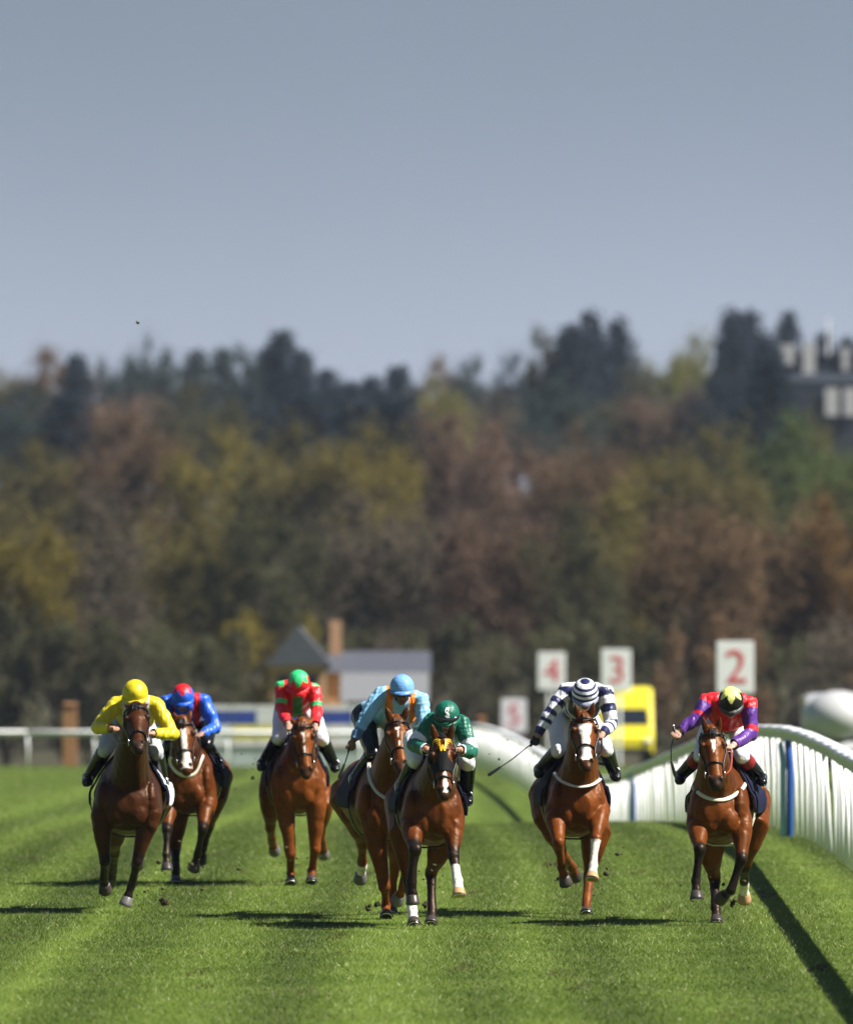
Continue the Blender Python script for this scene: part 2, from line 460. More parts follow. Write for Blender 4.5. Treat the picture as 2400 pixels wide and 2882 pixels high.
def build_grass():
    def blades(n, D0, D1, margin, h0, h1, w, seed, name, lab):
        r = np.random.default_rng(seed)
        # sample D with density proportional to the strip's width
        D = r.uniform(D0, D1, n * 2)
        wid = 0.0421 * D + margin
        keep = r.uniform(0, 1, n * 2) < wid / wid.max() * (np.clip((D1 - D) / 40, 0, 1) if D1 < 200 else np.clip((D - D0) / 40, 0, 1))
        D = D[keep][:n]; wid = wid[keep][:n]
        X = r.uniform(-1, 1, len(D)) * wid
        n = len(D)
        P = np.stack([X, D, zt(D, X) - 0.004], 1)
        clump = vnoise(np.stack([X, D * .35, 0 * X], 1), 2.2, seed + 1) + 0.7 * vnoise(np.stack([X, D * .5, 0 * X], 1), 7.0, seed + 2)
        h = r.uniform(h0, h1, n) * (1 + 0.22 * clump)
        ang = r.uniform(0, math.pi, n)
        s = np.stack([np.cos(ang), np.sin(ang) * .6, 0 * ang], 1) * (w * r.uniform(.6, 1.3, n))[:, None]
        st = stripe(X, D)
        lean = r.normal(0, .8, (n, 2)); lean[:, 1] += -0.45 * st
        tip = P + np.stack([lean[:, 0] * h, lean[:, 1] * h, h], 1)
        co = np.empty((n * 3, 3)); co[0::3] = P - s; co[1::3] = P + s; co[2::3] = tip
        f = np.arange(n * 3).reshape(-1, 3)
        me = mesh_np(name, co, f)
        base = np.array([0.070, 0.120, 0.008]); lite = np.array([0.190, 0.250, 0.052]); straw_glint = np.array([0.48, 0.50, 0.25]); deep = np.array([0.050, 0.090, 0.006])
        big = vnoise(np.stack([X, D * .12, 0 * X], 1), .55, seed + 5)
        k = np.clip(0.34 + 0.52 * st + 0.16 * clump + 0.12 * big + r.normal(0, .24, n), 0, 1)[:, None]
        c = base * (1 - k) + lite * k
        dk = np.clip(-(0.4 * st + 0.3 * clump + 0.25 * big + r.normal(0, .3, n)) - .15, 0, 1)[:, None]
        c = c * (1 - dk) + deep * dk
        sp = r.uniform(0, 1, n) < 0.05  # scattered pale straw blades, sunlit glints painted into their colour
        c[sp] = straw_glint * r.uniform(.7, 1.3, (sp.sum(), 1))
        c = c * np.clip(1 + .50 * st + .12 * big, .4, 1.9)[:, None]
        div = vnoise(np.stack([X * 1.0, D * .22, 0 * X], 1), 6.0, seed + 21) + .6 * vnoise(np.stack([X, D * .3, 0 * X], 1), 17.0, seed + 22)
        cut = div > 1.28
        c[cut] = np.array([.070, .055, .022]) * r.uniform(.6, 1.4, (cut.sum(), 1))
        set_col(me, np.repeat(c, 3, axis=0))
        m = bpy.data.materials.get('grass_blade')
        if m is None:
            m, nt, b, N, L = nodes_of('grass_blade')
            b.inputs['Roughness'].default_value = 0.5; b.inputs['Specular IOR Level'].default_value = 0.35
            at = N.new('ShaderNodeAttribute'); at.attribute_name = 'Col'
            L.new(at.outputs['Color'], b.inputs['Base Color'])
            tr = N.new('ShaderNodeBsdfTranslucent'); L.new(at.outputs['Color'], tr.inputs['Color'])
            ms = N.new('ShaderNodeMixShader'); ms.inputs[0].default_value = 0.42
            L.new(b.outputs[0], ms.inputs[1]); L.new(tr.outputs[0], ms.inputs[2])
            L.new(ms.outputs[0], nt.nodes['Material Output'].inputs['Surface'])
        o = link(name, me, m)
        tag(o, lab, 'grass', kind='stuff')
    blades(600000, 68, 172, 1.6, .016, .046, .0042, 3, 'grass', 'short mown grass of the racecourse under the galloping horses')
    blades(150000, 128, 312, 2.5, .016, .045, .011, 4, 'grass', 'far mown grass of the course rising beyond the dip')
build_grass()

# ------------------------------------------------------------------ running rails
def rail_path(D):
    return np.interp(D, [40, 60, 84, 125, 135, 145, 160, 180, 220, 274, 300, 345], [4.3, 4.40, 4.62, 5.12, 5.12, 4.97, 4.62, 4.17, 3.15, 1.95, 1.42, 0.9])

M_SKIRT = mat('grey_rail_skirt', (0.55, 0.55, 0.52), rough=0.45, noise=.3, nscale=3)
M_BRACKET = mat('grey_bracket', (0.42, 0.43, 0.44), rough=0.5)
def make_rail(name, label, pts_fn, s0, s1, step, height, sec, mat_post=M_PVC, group=None, brackets=True, hf=lambda s: 1.0):
    """a running rail: posts every `step` metres and oval rail lengths between them"""
    p0 = pts_fn(s0)
    root = empty(name, tuple(p0))
    tag(root, label, 'fence', group)
    o0 = np.array(p0)
    mb = MB()
    sd_ = (math.cos(R(24)), math.sin(R(24)), 0)
    mb.tube([(0, 0, -.05), (0.0, 0, height * .55), (-0.03, 0, height - .02)], [(.033, .017), (.032, .016), (.031, .016)], n=12, side=sd_, round_caps=False)
    me_post = mb.mesh('post', True)
    clip = MB().box((-0.04, 0, height - .02), (.10, .045, .09), taper=.8).mesh('bracket')
    ss = np.arange(s0, s1 + .01, step)
    for s in ss:
        p = np.array(pts_fn(s)) - o0
        o = link('post', me_post, mat_post, root); o.location = tuple(p); o.scale = (1, 1, float(hf(s)))
        o.rotation_euler = (random.gauss(0, .02), random.gauss(0, .016), 0)
        if p[1] + o0[1] < 175 and brackets:
            bk = link('bracket', clip, M_BRACKET, root); bk.location = tuple(p + np.array((0, 0, height * (float(hf(s)) - 1))))
    for i in range(0, len(ss) - 1, sec):
        j = min(i + sec, len(ss) - 1)
        pts = [np.array(pts_fn(s)) - o0 + np.array((-.05, 0, height * float(hf(s)) + .055)) for s in ss[i:j + 1]]
        # keep a hair's gap between lengths
        pts[0] = pts[0] + (pts[1] - pts[0]) * 0.004; pts[-1] = pts[-1] + (pts[-2] - pts[-1]) * 0.004
        mb = MB().tube(pts, [(.115, .050)] * len(pts), n=14, round_caps=False)
        ro = mb.build('rail_length', M_PVC, root, True)
        if brackets and ss[i] < 240:
            up_ = MB()
            for p_, q_ in zip(pts[:-1], pts[1:]):
                a_ = p_ + np.array((-.085, 0, -.02)); b_ = q_ + np.array((-.085, 0, -.02)); a_ = a_ + (b_ - a_) * .012; b_ = b_ + (a_ - b_) * .012
                dn = np.array((.015, 0, -.115)); th = np.array((.012, 0, 0))
                up_.add([a_, b_, b_ + dn, a_ + dn, a_ + th, b_ + th, b_ + dn + th, a_ + dn + th], [(0, 3, 2, 1), (4, 5, 6, 7), (0, 1, 5, 4), (2, 3, 7, 6), (0, 4, 7, 3), (1, 2, 6, 5)])
            up_.build('rail_skirt', M_SKIRT, ro)
    return root

make_rail('running_rail', 'long white plastic running rail curving away on the right side of the course',
          lambda s: (rail_path(s), s, float(zt(s, rail_path(s)))), 66.0, 340.0, 1.30, 1.21, 2, hf=lambda s: np.interp(s, [100, 122, 140, 160, 230], [1.10, 1.08, 1.15, 1.10, .96]))
make_rail('running_rail', 'outer white rail running behind the nearer curving rail at the right edge',
          lambda s: (rail_path(min(s, 130)) + 1.9 + max(0, s - 130) * .02, s, float(zt(s))), 100.0, 190.0, 2.6, 1.12, 2)
make_rail('running_rail', 'far blurred white rail crossing behind the yellow jockey on the left',
          lambda s: (s, 304 + 0.25 * (s + 16), float(zt(304 + 0.25 * (s + 16)))), -16.0, -2.0, 2.0, 1.0, 2)

def marker_post(D, dx, wid, label, two=True):
    x = rail_path(D) + dx
    root = empty('marker_post', (x, D, float(zt(D))))
    tag(root, label, 'post', 'blue distance posts on the rail')
    mb = MB(); mb.tube([(wid * .5, -.02, 0), (wid * .5, -.02, 1.0), (wid * .5 - .03, -.02, 1.28)], [wid * .55, wid * .55, wid * .5], n=10)
    mb.build('blue_half', M_BLUE, root, True)
    mb = MB(); mb.tube([(-wid * .6, 0, 0), (-wid * .6, 0, 1.0), (-wid * .6 - .03, 0, 1.26)], [wid * .5, wid * .5, wid * .45], n=10)
    mb.build('pale_half', M_LBLUE, root, True)
marker_post(138.2, -.16, .085, 'two-tone blue post standing in the white rail beside the purple jockey')
marker_post(189.0, -.10, .06, 'small blurred blue post in the far white rail between the two right horses')

# ------------------------------------------------------------------ text
def text_mesh(body, size, extrude=0.004):
    cu = bpy.data.curves.new('txt', 'FONT'); cu.body = body; cu.size = size; cu.extrude = extrude
    cu.align_x = 'CENTER'; cu.align_y = 'CENTER'
    o = bpy.data.objects.new('txt', cu); COL.objects.link(o)
    dg = bpy.context.evaluated_depsgraph_get()
    me = bpy.data.meshes.new_from_object(o.evaluated_get(dg))
    bpy.data.objects.remove(o); bpy.data.curves.remove(cu)
    return me

# ------------------------------------------------------------------ furlong signs
M_SIGN = mat('sign_white_paint', (0.86, 0.86, 0.88), rough=0.5, noise=0.04)
M_RED = mat('sign_red_paint', (0.62, 0.05, 0.07), rough=0.5)
def furlong_sign(digit, x0, x1, y0, y1, D, label, stroke_scale=1.0):
    c = px((x0 + x1) / 2, (y0 + y1) / 2, D)
    w = (x1 - x0) / FPX * D; h = (y1 - y0) / FPX * D
    g = float(zt(D))
    root = empty('furlong_sign', (c[0], D, g)); tag(root, label, 'sign', 'white furlong boards with red numbers')
    zc = c[2] - g
    mb = MB().box((0, 0, zc), (w, .05, h))
    b = mb.build('board', M_SIGN, root)
    bv = b.modifiers.new('b', 'BEVEL'); bv.width = .02; bv.segments = 2
    for s in (-1, 1):
        MB().tube([(s * w * .12, .06, -.1), (s * w * .12, .06, zc + h * .3)], [.06, .06], n=10).build('leg', M_PVC, root, True)
    me = text_mesh(digit, h * .92)
    t = link('number', me, M_RED, root); t.location = (0.02, -.032, zc - h * .02); t.rotation_euler = (R(90), 0, 0)
    t.scale = (stroke_scale, 1, 1)
furlong_sign('2', 2016, 2120, 1806, 1952, 300, 'largest white furlong board with a red 2 above the purple jockey')
furlong_sign('3', 1692, 1775, 1828, 1946, 372, 'white furlong board with a red 3 right of the striped jockey')
furlong_sign('4', 1513, 1590, 1837, 1942, 415, 'white furlong board with a red 4 left of the striped jockey')
furlong_sign('5', 1410, 1480, 1968, 2062, 465, 'smallest, lowest furlong board with a faint red 5 above the far rail')

# ------------------------------------------------------------------ far buildings and vehicles
M_BRICK = mat('orange_brick', (0.46, 0.27, 0.15), rough=0.85, noise=0.3, nscale=8)
M_SLATE = mat('grey_slate', (0.075, 0.08, 0.10), rough=0.5, noise=0.2, nscale=3)
M_WALLW = mat('white_render', (0.62, 0.62, 0.60), rough=0.7)
M_DARKGL = mat('dark_window_glass', (0.015, 0.02, 0.03), rough=0.12, spec=0.6)
M_TENT = mat('grey_canvas', (0.15, 0.155, 0.165), rough=0.7)
def prism_roof(mb, x0, x1, y0, y1, z0, z1, along='y', over=.3):
    x0 -= over; x1 += over; y0 -= over; y1 += over
    if along == 'y':
        xm = (x0 + x1) / 2
        vs = [(x0, y0, z0), (x1, y0, z0), (xm, y0, z1), (x0, y1, z0), (x1, y1, z0), (xm, y1, z1)]
    else:
        ym = (y0 + y1) / 2
        vs = [(x0, y1, z0), (x0, y0, z0), (x0, ym, z1), (x1, y1, z0), (x1, y0, z0), (x1, ym, z1)]
    mb.add(vs, [(0, 1, 2), (5, 4, 3), (0, 3, 4, 1), (1, 4, 5, 2), (2, 5, 3, 0)])

def brick_house():
    D = 400.0; g = float(zt(D)); k = D / FPX
    def X(p): return (p - 1200) * k
    def Z(p): return CAMH - (p - HOR) * k - g
    root = empty('brick_house', (X(840), D, g)); ox = X(840)
    tag(root, 'blurred brick house with grey slate gable roof behind the red jockey', 'house')
    x0, x1, e = X(762) - ox, X(915) - ox, Z(1872)
    MB().box(((x0 + x1) / 2, 3, e / 2), (x1 - x0, 6, e)).build('gable_wall', M_BRICK, root)
    mb = MB(); prism_roof(mb, x0, x1, 0, 6, e, Z(1762), 'y', .25); mb.build('roof', M_SLATE, root)
    # wing to the right
    w0, w1, we = X(915) - ox, X(1195) - ox, Z(1895)
    MB().box(((w0 + w1) / 2, 4.6, we / 2), (w1 - w0 - .1, 4, we)).build('wing_wall', M_BRICK, root)
    mb = MB(); prism_roof(mb, w0 + .3, w1, 2.6, 6.6, we + .01, Z(1835), 'x', .25); mb.build('wing_roof', M_SLATE, root)
    c0, c1 = X(925) - ox, X(958) - ox
    MB().box(((c0 + c1) / 2, 4.6, Z(1800)), (c1 - c0, .7, Z(1745) - Z(1850))).build('chimney', M_BRICK, root)
    for (a, b) in ((780, 815), (860, 895)):
        w = MB().box(((X(a) + X(b)) / 2 - ox, -.02, Z(1930)), (X(b) - X(a), .08, .9)).build('window', M_DARKGL, root)
        MB().box(((X(a) + X(b)) / 2 - ox, -.06, Z(1930) - .5), (X(b) - X(a) + .15, .12, .1)).build('sill', M_WALLW, w)
    for a in (980, 1050, 1120):
        MB().box((X(a) - ox, 2.58, Z(1935)), (.6, .08, .8)).build('window', M_DARKGL, root)
brick_house()

def marquee():
    D = 372.0; g = float(zt(D)); k = D / FPX
    X = lambda p: (p - 1200) * k
    Z = lambda p: CAMH - (p - HOR) * k - g
    root = empty('marquee', (X(1080), D, g)); ox = X(1080)
    tag(root, 'pale white marquee tent with sloping roof beyond the light blue jockey', 'tent')
    a, b, e = X(965) - ox, X(1200) - ox, Z(1975)
    MB().box(((a + b) / 2, 2, e / 2), (b - a, 4, e)).build('side_wall', M_TENT, root)
    mb = MB(); prism_roof(mb, a, b, 0, 4, e + .01, Z(1895), 'x', .1); mb.build('canopy', M_TENT, root)
    for t in (0.02, .34, .66, .98):
        MB().box((a + (b - a) * t, -.06, e / 2), (.08, .08, e)).build('pole', M_PVC, root)
marquee()

M_BB = mat('blue_banner', (0.03, 0.06, 0.30), rough=0.5, noise=0.3, nscale=1.5)
M_WB = mat('white_banner', (0.62, 0.63, 0.64), rough=0.5, noise=0.15, nscale=1.5)
M_YB = mat('yellow_banner', (0.62, 0.55, 0.16), rough=0.5, noise=0.2, nscale=1.5)
M_GB = mat('pale_green_banner', (0.40, 0.46, 0.45), rough=0.5, noise=0.15, nscale=1.5)
def hoarding():
    D = 330.0; g = float(zt(D)); k = D / FPX
    X = lambda p: (p - 1200) * k
    Z = lambda p: CAMH - (p - HOR) * k - g
    root = empty('advertising_hoarding', (X(800), D, g)); ox = X(800)
    tag(root, 'blue, white and yellow advertising hoarding along the far rail behind the red jockey', 'hoarding')
    xs = np.linspace(585, 1060, 8)
    for i in range(7):
        a, b = X(xs[i]) - ox + .02, X(xs[i + 1]) - ox - .02
        def pan(name, y0, y1, m, dy):
            MB().box(((a + b) / 2, dy, (Z(y0) + Z(y1)) / 2), (b - a, .05, Z(y0) - Z(y1))).build(name, m, root)
        pan('top_board', 1985, 2000, M_WB, 0)
        bl = (1, 1, 0, 1, 1, 1, 0)[i]
        pan('banner', 2001.5, 2038, M_BB if bl else M_WB, 0)
        pan('panel', 2039.5, 2084, M_YB if i in (1, 2) else M_WB, 0)
        pan('rail_board', 2086, 2102, M_WB, -.05)
        pan('lower_panel', 2104, 2175, M_GB, 0)
    for i in range(8):
        MB().box((X(xs[i]) - ox, .1, Z(1985) / 2 - .1), (.08, .08, Z(1985))).build('post', M_PVC, root)
hoarding()

M_YVAN = mat('yellow_van_paint', (0.78, 0.66, 0.03), rough=0.35, coat=0.4, noise=0.05)
M_SILVER = mat('silver_van_paint', (0.46, 0.465, 0.47), rough=0.5, metal=0.0, coat=0.4, noise=0.05)
M_TYRE = mat('tyre_rubber', (0.015, 0.015, 0.015), rough=0.8)
M_LAMP = mat('headlamp_glass', (0.7, 0.7, 0.7), rough=0.1)
def van(name, label, cx, ytop, D, W, H, paint, glass_lo, glass_hi, rnd=.06):
    c = px(cx, ytop, D); g = float(zt(D))
    top = c[2]; base = top - H
    root = empty(name, (c[0], D, base)); tag(root, label, 'van')
    hw = W / 2
    # body shell: side profile lofted across its width, nose towards the camera
    prof = [(0.0, .35), (0.0, .95), (.35, 1.12), (.9, H * glass_hi + .03), (1.25, H - .12), (1.7, H), (5.0, H), (5.2, H - .15), (5.2, .35)]
    vs = []; n = len(prof)
    for x, sh in ((-hw, 0.0), (-hw * .93, .05), (hw * .93, .05), (hw, 0.0)):
        for (y, z) in prof:
            edge = abs(x) > hw * .95
            vs.append((x * (1 - .06 * max(0, z - 1.2) / H), y + (.08 if edge else 0), z - (.12 if edge and z > H * .8 else 0)))
    fs = []
    for s in range(3):
        for i in range(n):
            j = (i + 1) % n
            fs.append((s * n + i, s * n + j, (s + 1) * n + j, (s + 1) * n + i))
    fs.append(tuple(range(n))); fs.append(tuple(3 * n + i for i in range(n - 1, -1, -1)))
    mb = MB(); mb.add(vs, fs); bo = mb.build('body', paint, root, False)
    if rnd:
        bv = bo.modifiers.new('b', 'BEVEL'); bv.width = rnd; bv.segments = 4; bv.angle_limit = .5
    else:
        bv = bo.modifiers.new('b', 'SUBSURF'); bv.levels = 3; bv.render_levels = 3; bo.data.shade_smooth()
    z0, z1 = H * glass_lo, H * glass_hi
    def front(z): return .35 + (z - 1.12) * (.55 / (H * glass_hi + .03 - 1.12))
    wv = [(-hw * .82, front(z0) - .02, z0), (hw * .82, front(z0) - .02, z0), (hw * .76, front(z1) - .02, z1), (-hw * .76, front(z1) - .02, z1)]
    wv += [(x, y + .04, z) for x, y, z in wv]
    mb = MB(); mb.add(wv, [(0, 1, 2, 3), (7, 6, 5, 4), (0, 4, 5, 1), (1, 5, 6, 2), (2, 6, 7, 3), (3, 7, 4, 0)]); mb.build('windscreen', M_DARKGL, root)
    MB().box((0, -.04, .45), (W * .9, .12, .22)).build('bumper', M_TYRE, root)
    for s in (-1, 1):
        MB().ell((s * hw * .75, -.0, .82), (.16, .06, .11)).build('headlight', M_LAMP, root, True)
        for y in (.9, 4.2):
            MB().tube([(s * (hw - .2), y, .34), (s * (hw + .01), y, .34)], [.34, .34], n=18, round_caps=False).build('wheel', M_TYRE, root, True)
        MB().box((s * (hw + .1), .75, H * glass_lo + .15), (.14, .08, .28)).build('mirror', M_TYRE, root)
van('yellow_van', 'yellow van with dark windscreen blurred behind the striped jockey', 1765, 1936, 385, 2.05, 2.85, M_YVAN, .50, .72)
def overcab():
    o = bpy.data.objects['silver_van']
    MB().ell((0, .85, 1.62), (.90, 1.0, .70), n=24).build('overcab', M_SILVER, o, True)
van('silver_van', 'silver van with rounded roof blurred beyond the white rail at the right edge', 2362, 1952, 255, 1.6, 2.25, M_SILVER, .46, .62, 0)
overcab()

M_TIMBER = mat('brown_timber', (0.30, 0.15, 0.07), rough=0.8, noise=0.3)
M_OCHRE = mat('ochre_timber', (0.42, 0.27, 0.12), rough=0.8, noise=0.3)
for (x0, x1, y0, D, mm, lab) in ((172, 222, 1970, 318, M_TIMBER, 'brown timber post behind the far rail, left of the yellow jockey'),
                                 (1272, 1318, 2022, 320, M_OCHRE, 'ochre timber post just right of the green jockey'),
                                 (1340, 1372, 2008, 350, M_TIMBER, 'dim reddish timber post left of the smallest furlong board')):
    c = px((x0 + x1) / 2, y0, D); g = float(zt(D)); h = c[2] - g; w = (x1 - x0) / FPX * D * .8
    root = empty('timber_post', (c[0], D, g)); tag(root, lab, 'post')
    MB().box((0, 0, h / 2 - .15), (w, w, h), taper=.92).build('shaft', mm, root)
    MB().box((0, 0, h - .12), (w * 1.15, w * 1.15, .05), taper=.6).build('cap', mm, root)

def country_house():
    D = 1060.0; k = D / FPX
    X = lambda p: (p - 1200) * k
    Z = lambda p: CAMH - (p - HOR) * k
    g = float(zt(D)); ox = X(2320)
    root = empty('country_house', (ox, D, g))
    tag(root, 'white and grey country house among conifers at the top right of the hill', 'house')
    M_DK = mat('shade_dark_wall', (0.016, 0.022, 0.032), rough=0.9)  # walls painted near-black for shade; roof matches so both read as trees
    M_BAY = mat('pale_stone_bay', (0.46, 0.46, 0.45), rough=0.8)
    a, b = X(2190) - ox, X(2470) - ox
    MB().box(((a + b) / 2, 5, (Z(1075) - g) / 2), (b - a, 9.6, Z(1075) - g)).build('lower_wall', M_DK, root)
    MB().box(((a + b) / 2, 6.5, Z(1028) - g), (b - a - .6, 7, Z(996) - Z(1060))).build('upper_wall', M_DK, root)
    M_DR = mat('dark_roof', (0.016, 0.022, 0.032), rough=.9)
    mb = MB(); prism_roof(mb, a, b, .4, 4, Z(1074) - g, Z(1050) - g, 'x', .3); mb.build('terrace_roof', M_DR, root)
    mb = MB(); prism_roof(mb, a, b, 3, 10, Z(995) - g, Z(978) - g, 'x', .3); mb.build('roof', M_DR, root)
    for (p0, p1, q0, q1) in ((2200, 2236, 968, 1030), (2262, 2296, 962, 1058), (2372, 2392, 975, 1040)):
        MB().box(((X(p0) + X(p1)) / 2 - ox, 2.85, (Z(q0) + Z(q1)) / 2 - g), (X(p1) - X(p0), .4, Z(q0) - Z(q1))).build('white_bay', M_BAY, root)
    for (p0, p1, q0, q1) in ((2322, 2358, 1092, 1170), (2374, 2412, 1092, 1170)):
        MB().box(((X(p0) + X(p1)) / 2 - ox, -.25, (Z(q0) + Z(q1)) / 2 - g), (X(p1) - X(p0), .5, Z(q0) - Z(q1))).build('white_bay', M_BAY, root)
    MB().tube([(X(2334) - ox, 3, Z(1000) - g), (X(2334) - ox, 3, Z(895) - g)], [.14, .08], n=8).build('flagpole', M_SIGN, root)
country_house()

# ------------------------------------------------------------------ trees
def mat_leaf():
    m, nt, b, N, L = nodes_of('tree_foliage')
    b.inputs['Roughness'].default_value = 0.7; b.inputs['Specular IOR Level'].default_value = 0.15
    oi = N.new('ShaderNodeObjectInfo'); at = N.new('ShaderNodeAttribute'); at.attribute_name = 'Col'
    mx = N.new('ShaderNodeMix'); mx.data_type = 'RGBA'; mx.blend_type = 'MULTIPLY'; mx.inputs[0].default_value = 1
    L.new(oi.outputs['Color'], mx.inputs[6]); L.new(at.outputs['Color'], mx.inputs[7])
    L.new(mx.outputs[2], b.inputs['Base Color'])
    tr = N.new('ShaderNodeBsdfTranslucent'); L.new(mx.outputs[2], tr.inputs['Color'])
    ms = N.new('ShaderNodeMixShader'); ms.inputs[0].default_value = 0.5
    L.new(b.outputs[0], ms.inputs[1]); L.new(tr.outputs[0], ms.inputs[2])
    L.new(ms.outputs[0], nt.nodes['Material Output'].inputs['Surface'])
    return m
M_LEAF = mat_leaf()
M_BARK = mat('tree_bark', (0.07, 0.055, 0.04), rough=0.9, noise=0.4, bump=0.5)

def leaf_cards(C, size, r, flat=0.0):
    n = len(C)
    a = r.normal(size=(n, 3)); a /= np.linalg.norm(a, axis=1)[:, None]
    b = r.normal(size=(n, 3)); b -= a * (a * b).sum(1)[:, None]; b /= np.linalg.norm(b, axis=1)[:, None]
    if flat: a[:, 2] *= (1 - flat)
    s = size * r.uniform(.5, 1.3, n)[:, None]
    co = np.empty((n * 4, 3))
    co[0::4] = C - a * s; co[1::4] = C + b * s * .55; co[2::4] = C + a * s; co[3::4] = C - b * s * .55
    return co, np.arange(n * 4).reshape(-1, 4)

def proto_broadleaf(seed, nleaf=20000):
    """unit tree: height 1, crown about 0.75 wide; returns (trunk mesh, crown mesh)"""
    r = np.random.default_rng(seed)
    mb = MB()
    mb.tube([(0, 0, -.02), (.005, 0, .12), (r.normal(0, .01), r.normal(0, .01), .35), (r.normal(0, .02), 0, .62)], [.028, .022, .016, .006], n=8)
    tips = []
    for i in range(11):
        z0 = r.uniform(.22, .58); a = i * 2.4 + r.normal(0, .3); L = r.uniform(.22, .36) * (1.1 - .5 * (z0 - .2))
        up = r.uniform(.3, .9)
        d = np.array((math.cos(a), math.sin(a), up)); d /= np.linalg.norm(d)
        p0 = np.array((0, 0, z0)); p1 = p0 + d * L * .5 + r.normal(0, .015, 3); p2 = p0 + d * L + np.array((0, 0, .04))
        mb.tube([p0, p1, p2], [.010, .006, .002], n=6)
        tips.append(p2)
        for _ in range(2):
            q = p1 + r.normal(0, .08, 3) + np.array((0, 0, .05)); mb.tube([p1, q], [.005, .0015], n=5); tips.append(q)
    trunk = mb.mesh('trunk', True)
    # clumps spread through the crown volume
    K = 46
    cl = []
    while len(cl) < K:
        p = r.uniform(-1, 1, 3)
        q = np.linalg.norm(p)
        if q < 1 and q > .35: cl.append(np.array((p[0] * .34, p[1] * .34, .60 + p[2] * .36)))
    cl = np.array(cl + tips)
    rad = r.uniform(.07, .13, len(cl))
    tone = r.uniform(.80, 1.18, len(cl))
    which = r.integers(0, len(cl), nleaf)
    v = r.normal(size=(nleaf, 3)); v /= np.linalg.norm(v, axis=1)[:, None]
    C = cl[which] + v * (rad[which] * np.abs(r.normal(0, .72, nleaf)))[:, None]
    co, f = leaf_cards(C, .011, r)
    me = mesh_np('crown', co, f)
    t = np.repeat(tone[which] * r.uniform(.75, 1.25, nleaf), 4)
    set_col(me, np.stack([t, t * 1.0, t * .95], 1))
    return trunk, me

def proto_conifer(seed, nleaf=6500):
    r = np.random.default_rng(seed)
    mb = MB(); mb.tube([(0, 0, -.02), (0, 0, .4), (0, 0, .97)], [.020, .012, .002], n=8)
    C = []; tone = []
    tiers = 26
    for i in range(tiers):
        z = .12 + .86 * i / (tiers - 1)
        rad = .215 * (1 - z) ** .42 + .012
        nb = max(4, int(9 * (1 - z) + 3))
        for j in range(nb):
            a = j * 2 * math.pi / nb + i * .7 + r.normal(0, .15)
            L = rad * r.uniform(.65, 1.2)
            p0 = np.array((0, 0, z)); p1 = np.array((math.cos(a) * L, math.sin(a) * L, z - .05 * L / .2))
            if j % 2 == 0 and i % 2 == 0: mb.tube([p0, p1], [.004, .001], n=4)
            m = max(6, int(nleaf / (tiers * 7.5) * (0.5 + rad / .12)))
            t = r.uniform(.15, 1, m) ** .7
            tn = r.uniform(.6, 1.35)
            for tt in t:
                C.append(p0 + (p1 - p0) * tt + r.normal(0, .02, 3)); tone.append(tn * r.uniform(.8, 1.2))
    C = np.array(C); tone = np.array(tone)
    co, f = leaf_cards(C, .017, r, .4)
    me = mesh_np('crown', co, f)
    t = np.repeat(tone, 4); set_col(me, np.stack([t, t, t], 1))
    return mb.mesh('trunk', True), me

def proto_bush(seed, nleaf=6000):
    r = np.random.default_rng(seed)
    mb = MB()
    for i in range(6):
        a = i * 1.05; mb.tube([(0, 0, -.03), (math.cos(a) * .12, math.sin(a) * .12, .35), (math.cos(a) * .3, math.sin(a) * .3, .75)], [.02, .012, .003], n=5)
    K = 30
    cl = np.stack([r.uniform(-.42, .42, K), r.uniform(-.42, .42, K), r.uniform(.12, .85, K)], 1)
    cl[:, :2] *= np.sqrt(np.clip(1.15 - cl[:, 2:3] ** 2, .1, 1))
    rad = r.uniform(.08, .16, K); tone = r.uniform(.6, 1.3, K); w = r.integers(0, K, nleaf)
    v = r.normal(size=(nleaf, 3)); v /= np.linalg.norm(v, axis=1)[:, None]
    co, f = leaf_cards(cl[w] + v * (rad[w] * r.uniform(.2, 1, nleaf) ** .5)[:, None], .02, r)
    me = mesh_np('crown', co, f); t = np.repeat(tone[w] * r.uniform(.8, 1.2, nleaf), 4); set_col(me, np.stack([t, t, t], 1))
    return mb.mesh('trunk', True), me

PB = [proto_broadleaf(20 + i) for i in range(5)]
PC = [proto_conifer(40 + i) for i in range(3)]
PS = [proto_bush(60 + i) for i in range(3)]
for plist in (PB, PC, PS):
    for t_, c_ in plist:
        t_.materials.append(M_BARK); c_.materials.append(M_LEAF)

ORD = ['leftmost', 'second', 'third', 'fourth', 'fifth', 'sixth', 'seventh', 'eighth', 'ninth', 'tenth', 'eleventh', 'twelfth', 'thirteenth', 'fourteenth', 'fifteenth',
       'sixteenth', 'seventeenth', 'eighteenth', 'nineteenth', 'twentieth', 'twenty-first', 'twenty-second', 'twenty-third', 'twenty-fourth']
OLIVE = (0.148, 0.126, 0.039); YEL = (0.198, 0.161, 0.032); YGR = (0.187, 0.184, 0.042); PINK = (0.187, 0.123, 0.090); BROWN = (0.169, 0.111, 0.063); GREY = (0.137, 0.113, 0.084)
ORANGE = (0.198, 0.116, 0.044); GREEN = (0.103, 0.136, 0.039); TEAL = (0.048, 0.068, 0.063); DARK = (0.020, 0.032, 0.044); DKOL = (0.087, 0.086, 0.044)
CNAME = {OLIVE: 'olive', YEL: 'yellow-green', YGR: 'fresh yellow-green', PINK: 'pinkish brown', BROWN: 'brown', GREY: 'grey-brown', ORANGE: 'orange-brown', GREEN: 'green', TEAL: 'blue-green', DARK: 'near-black', DKOL: 'dark olive'}
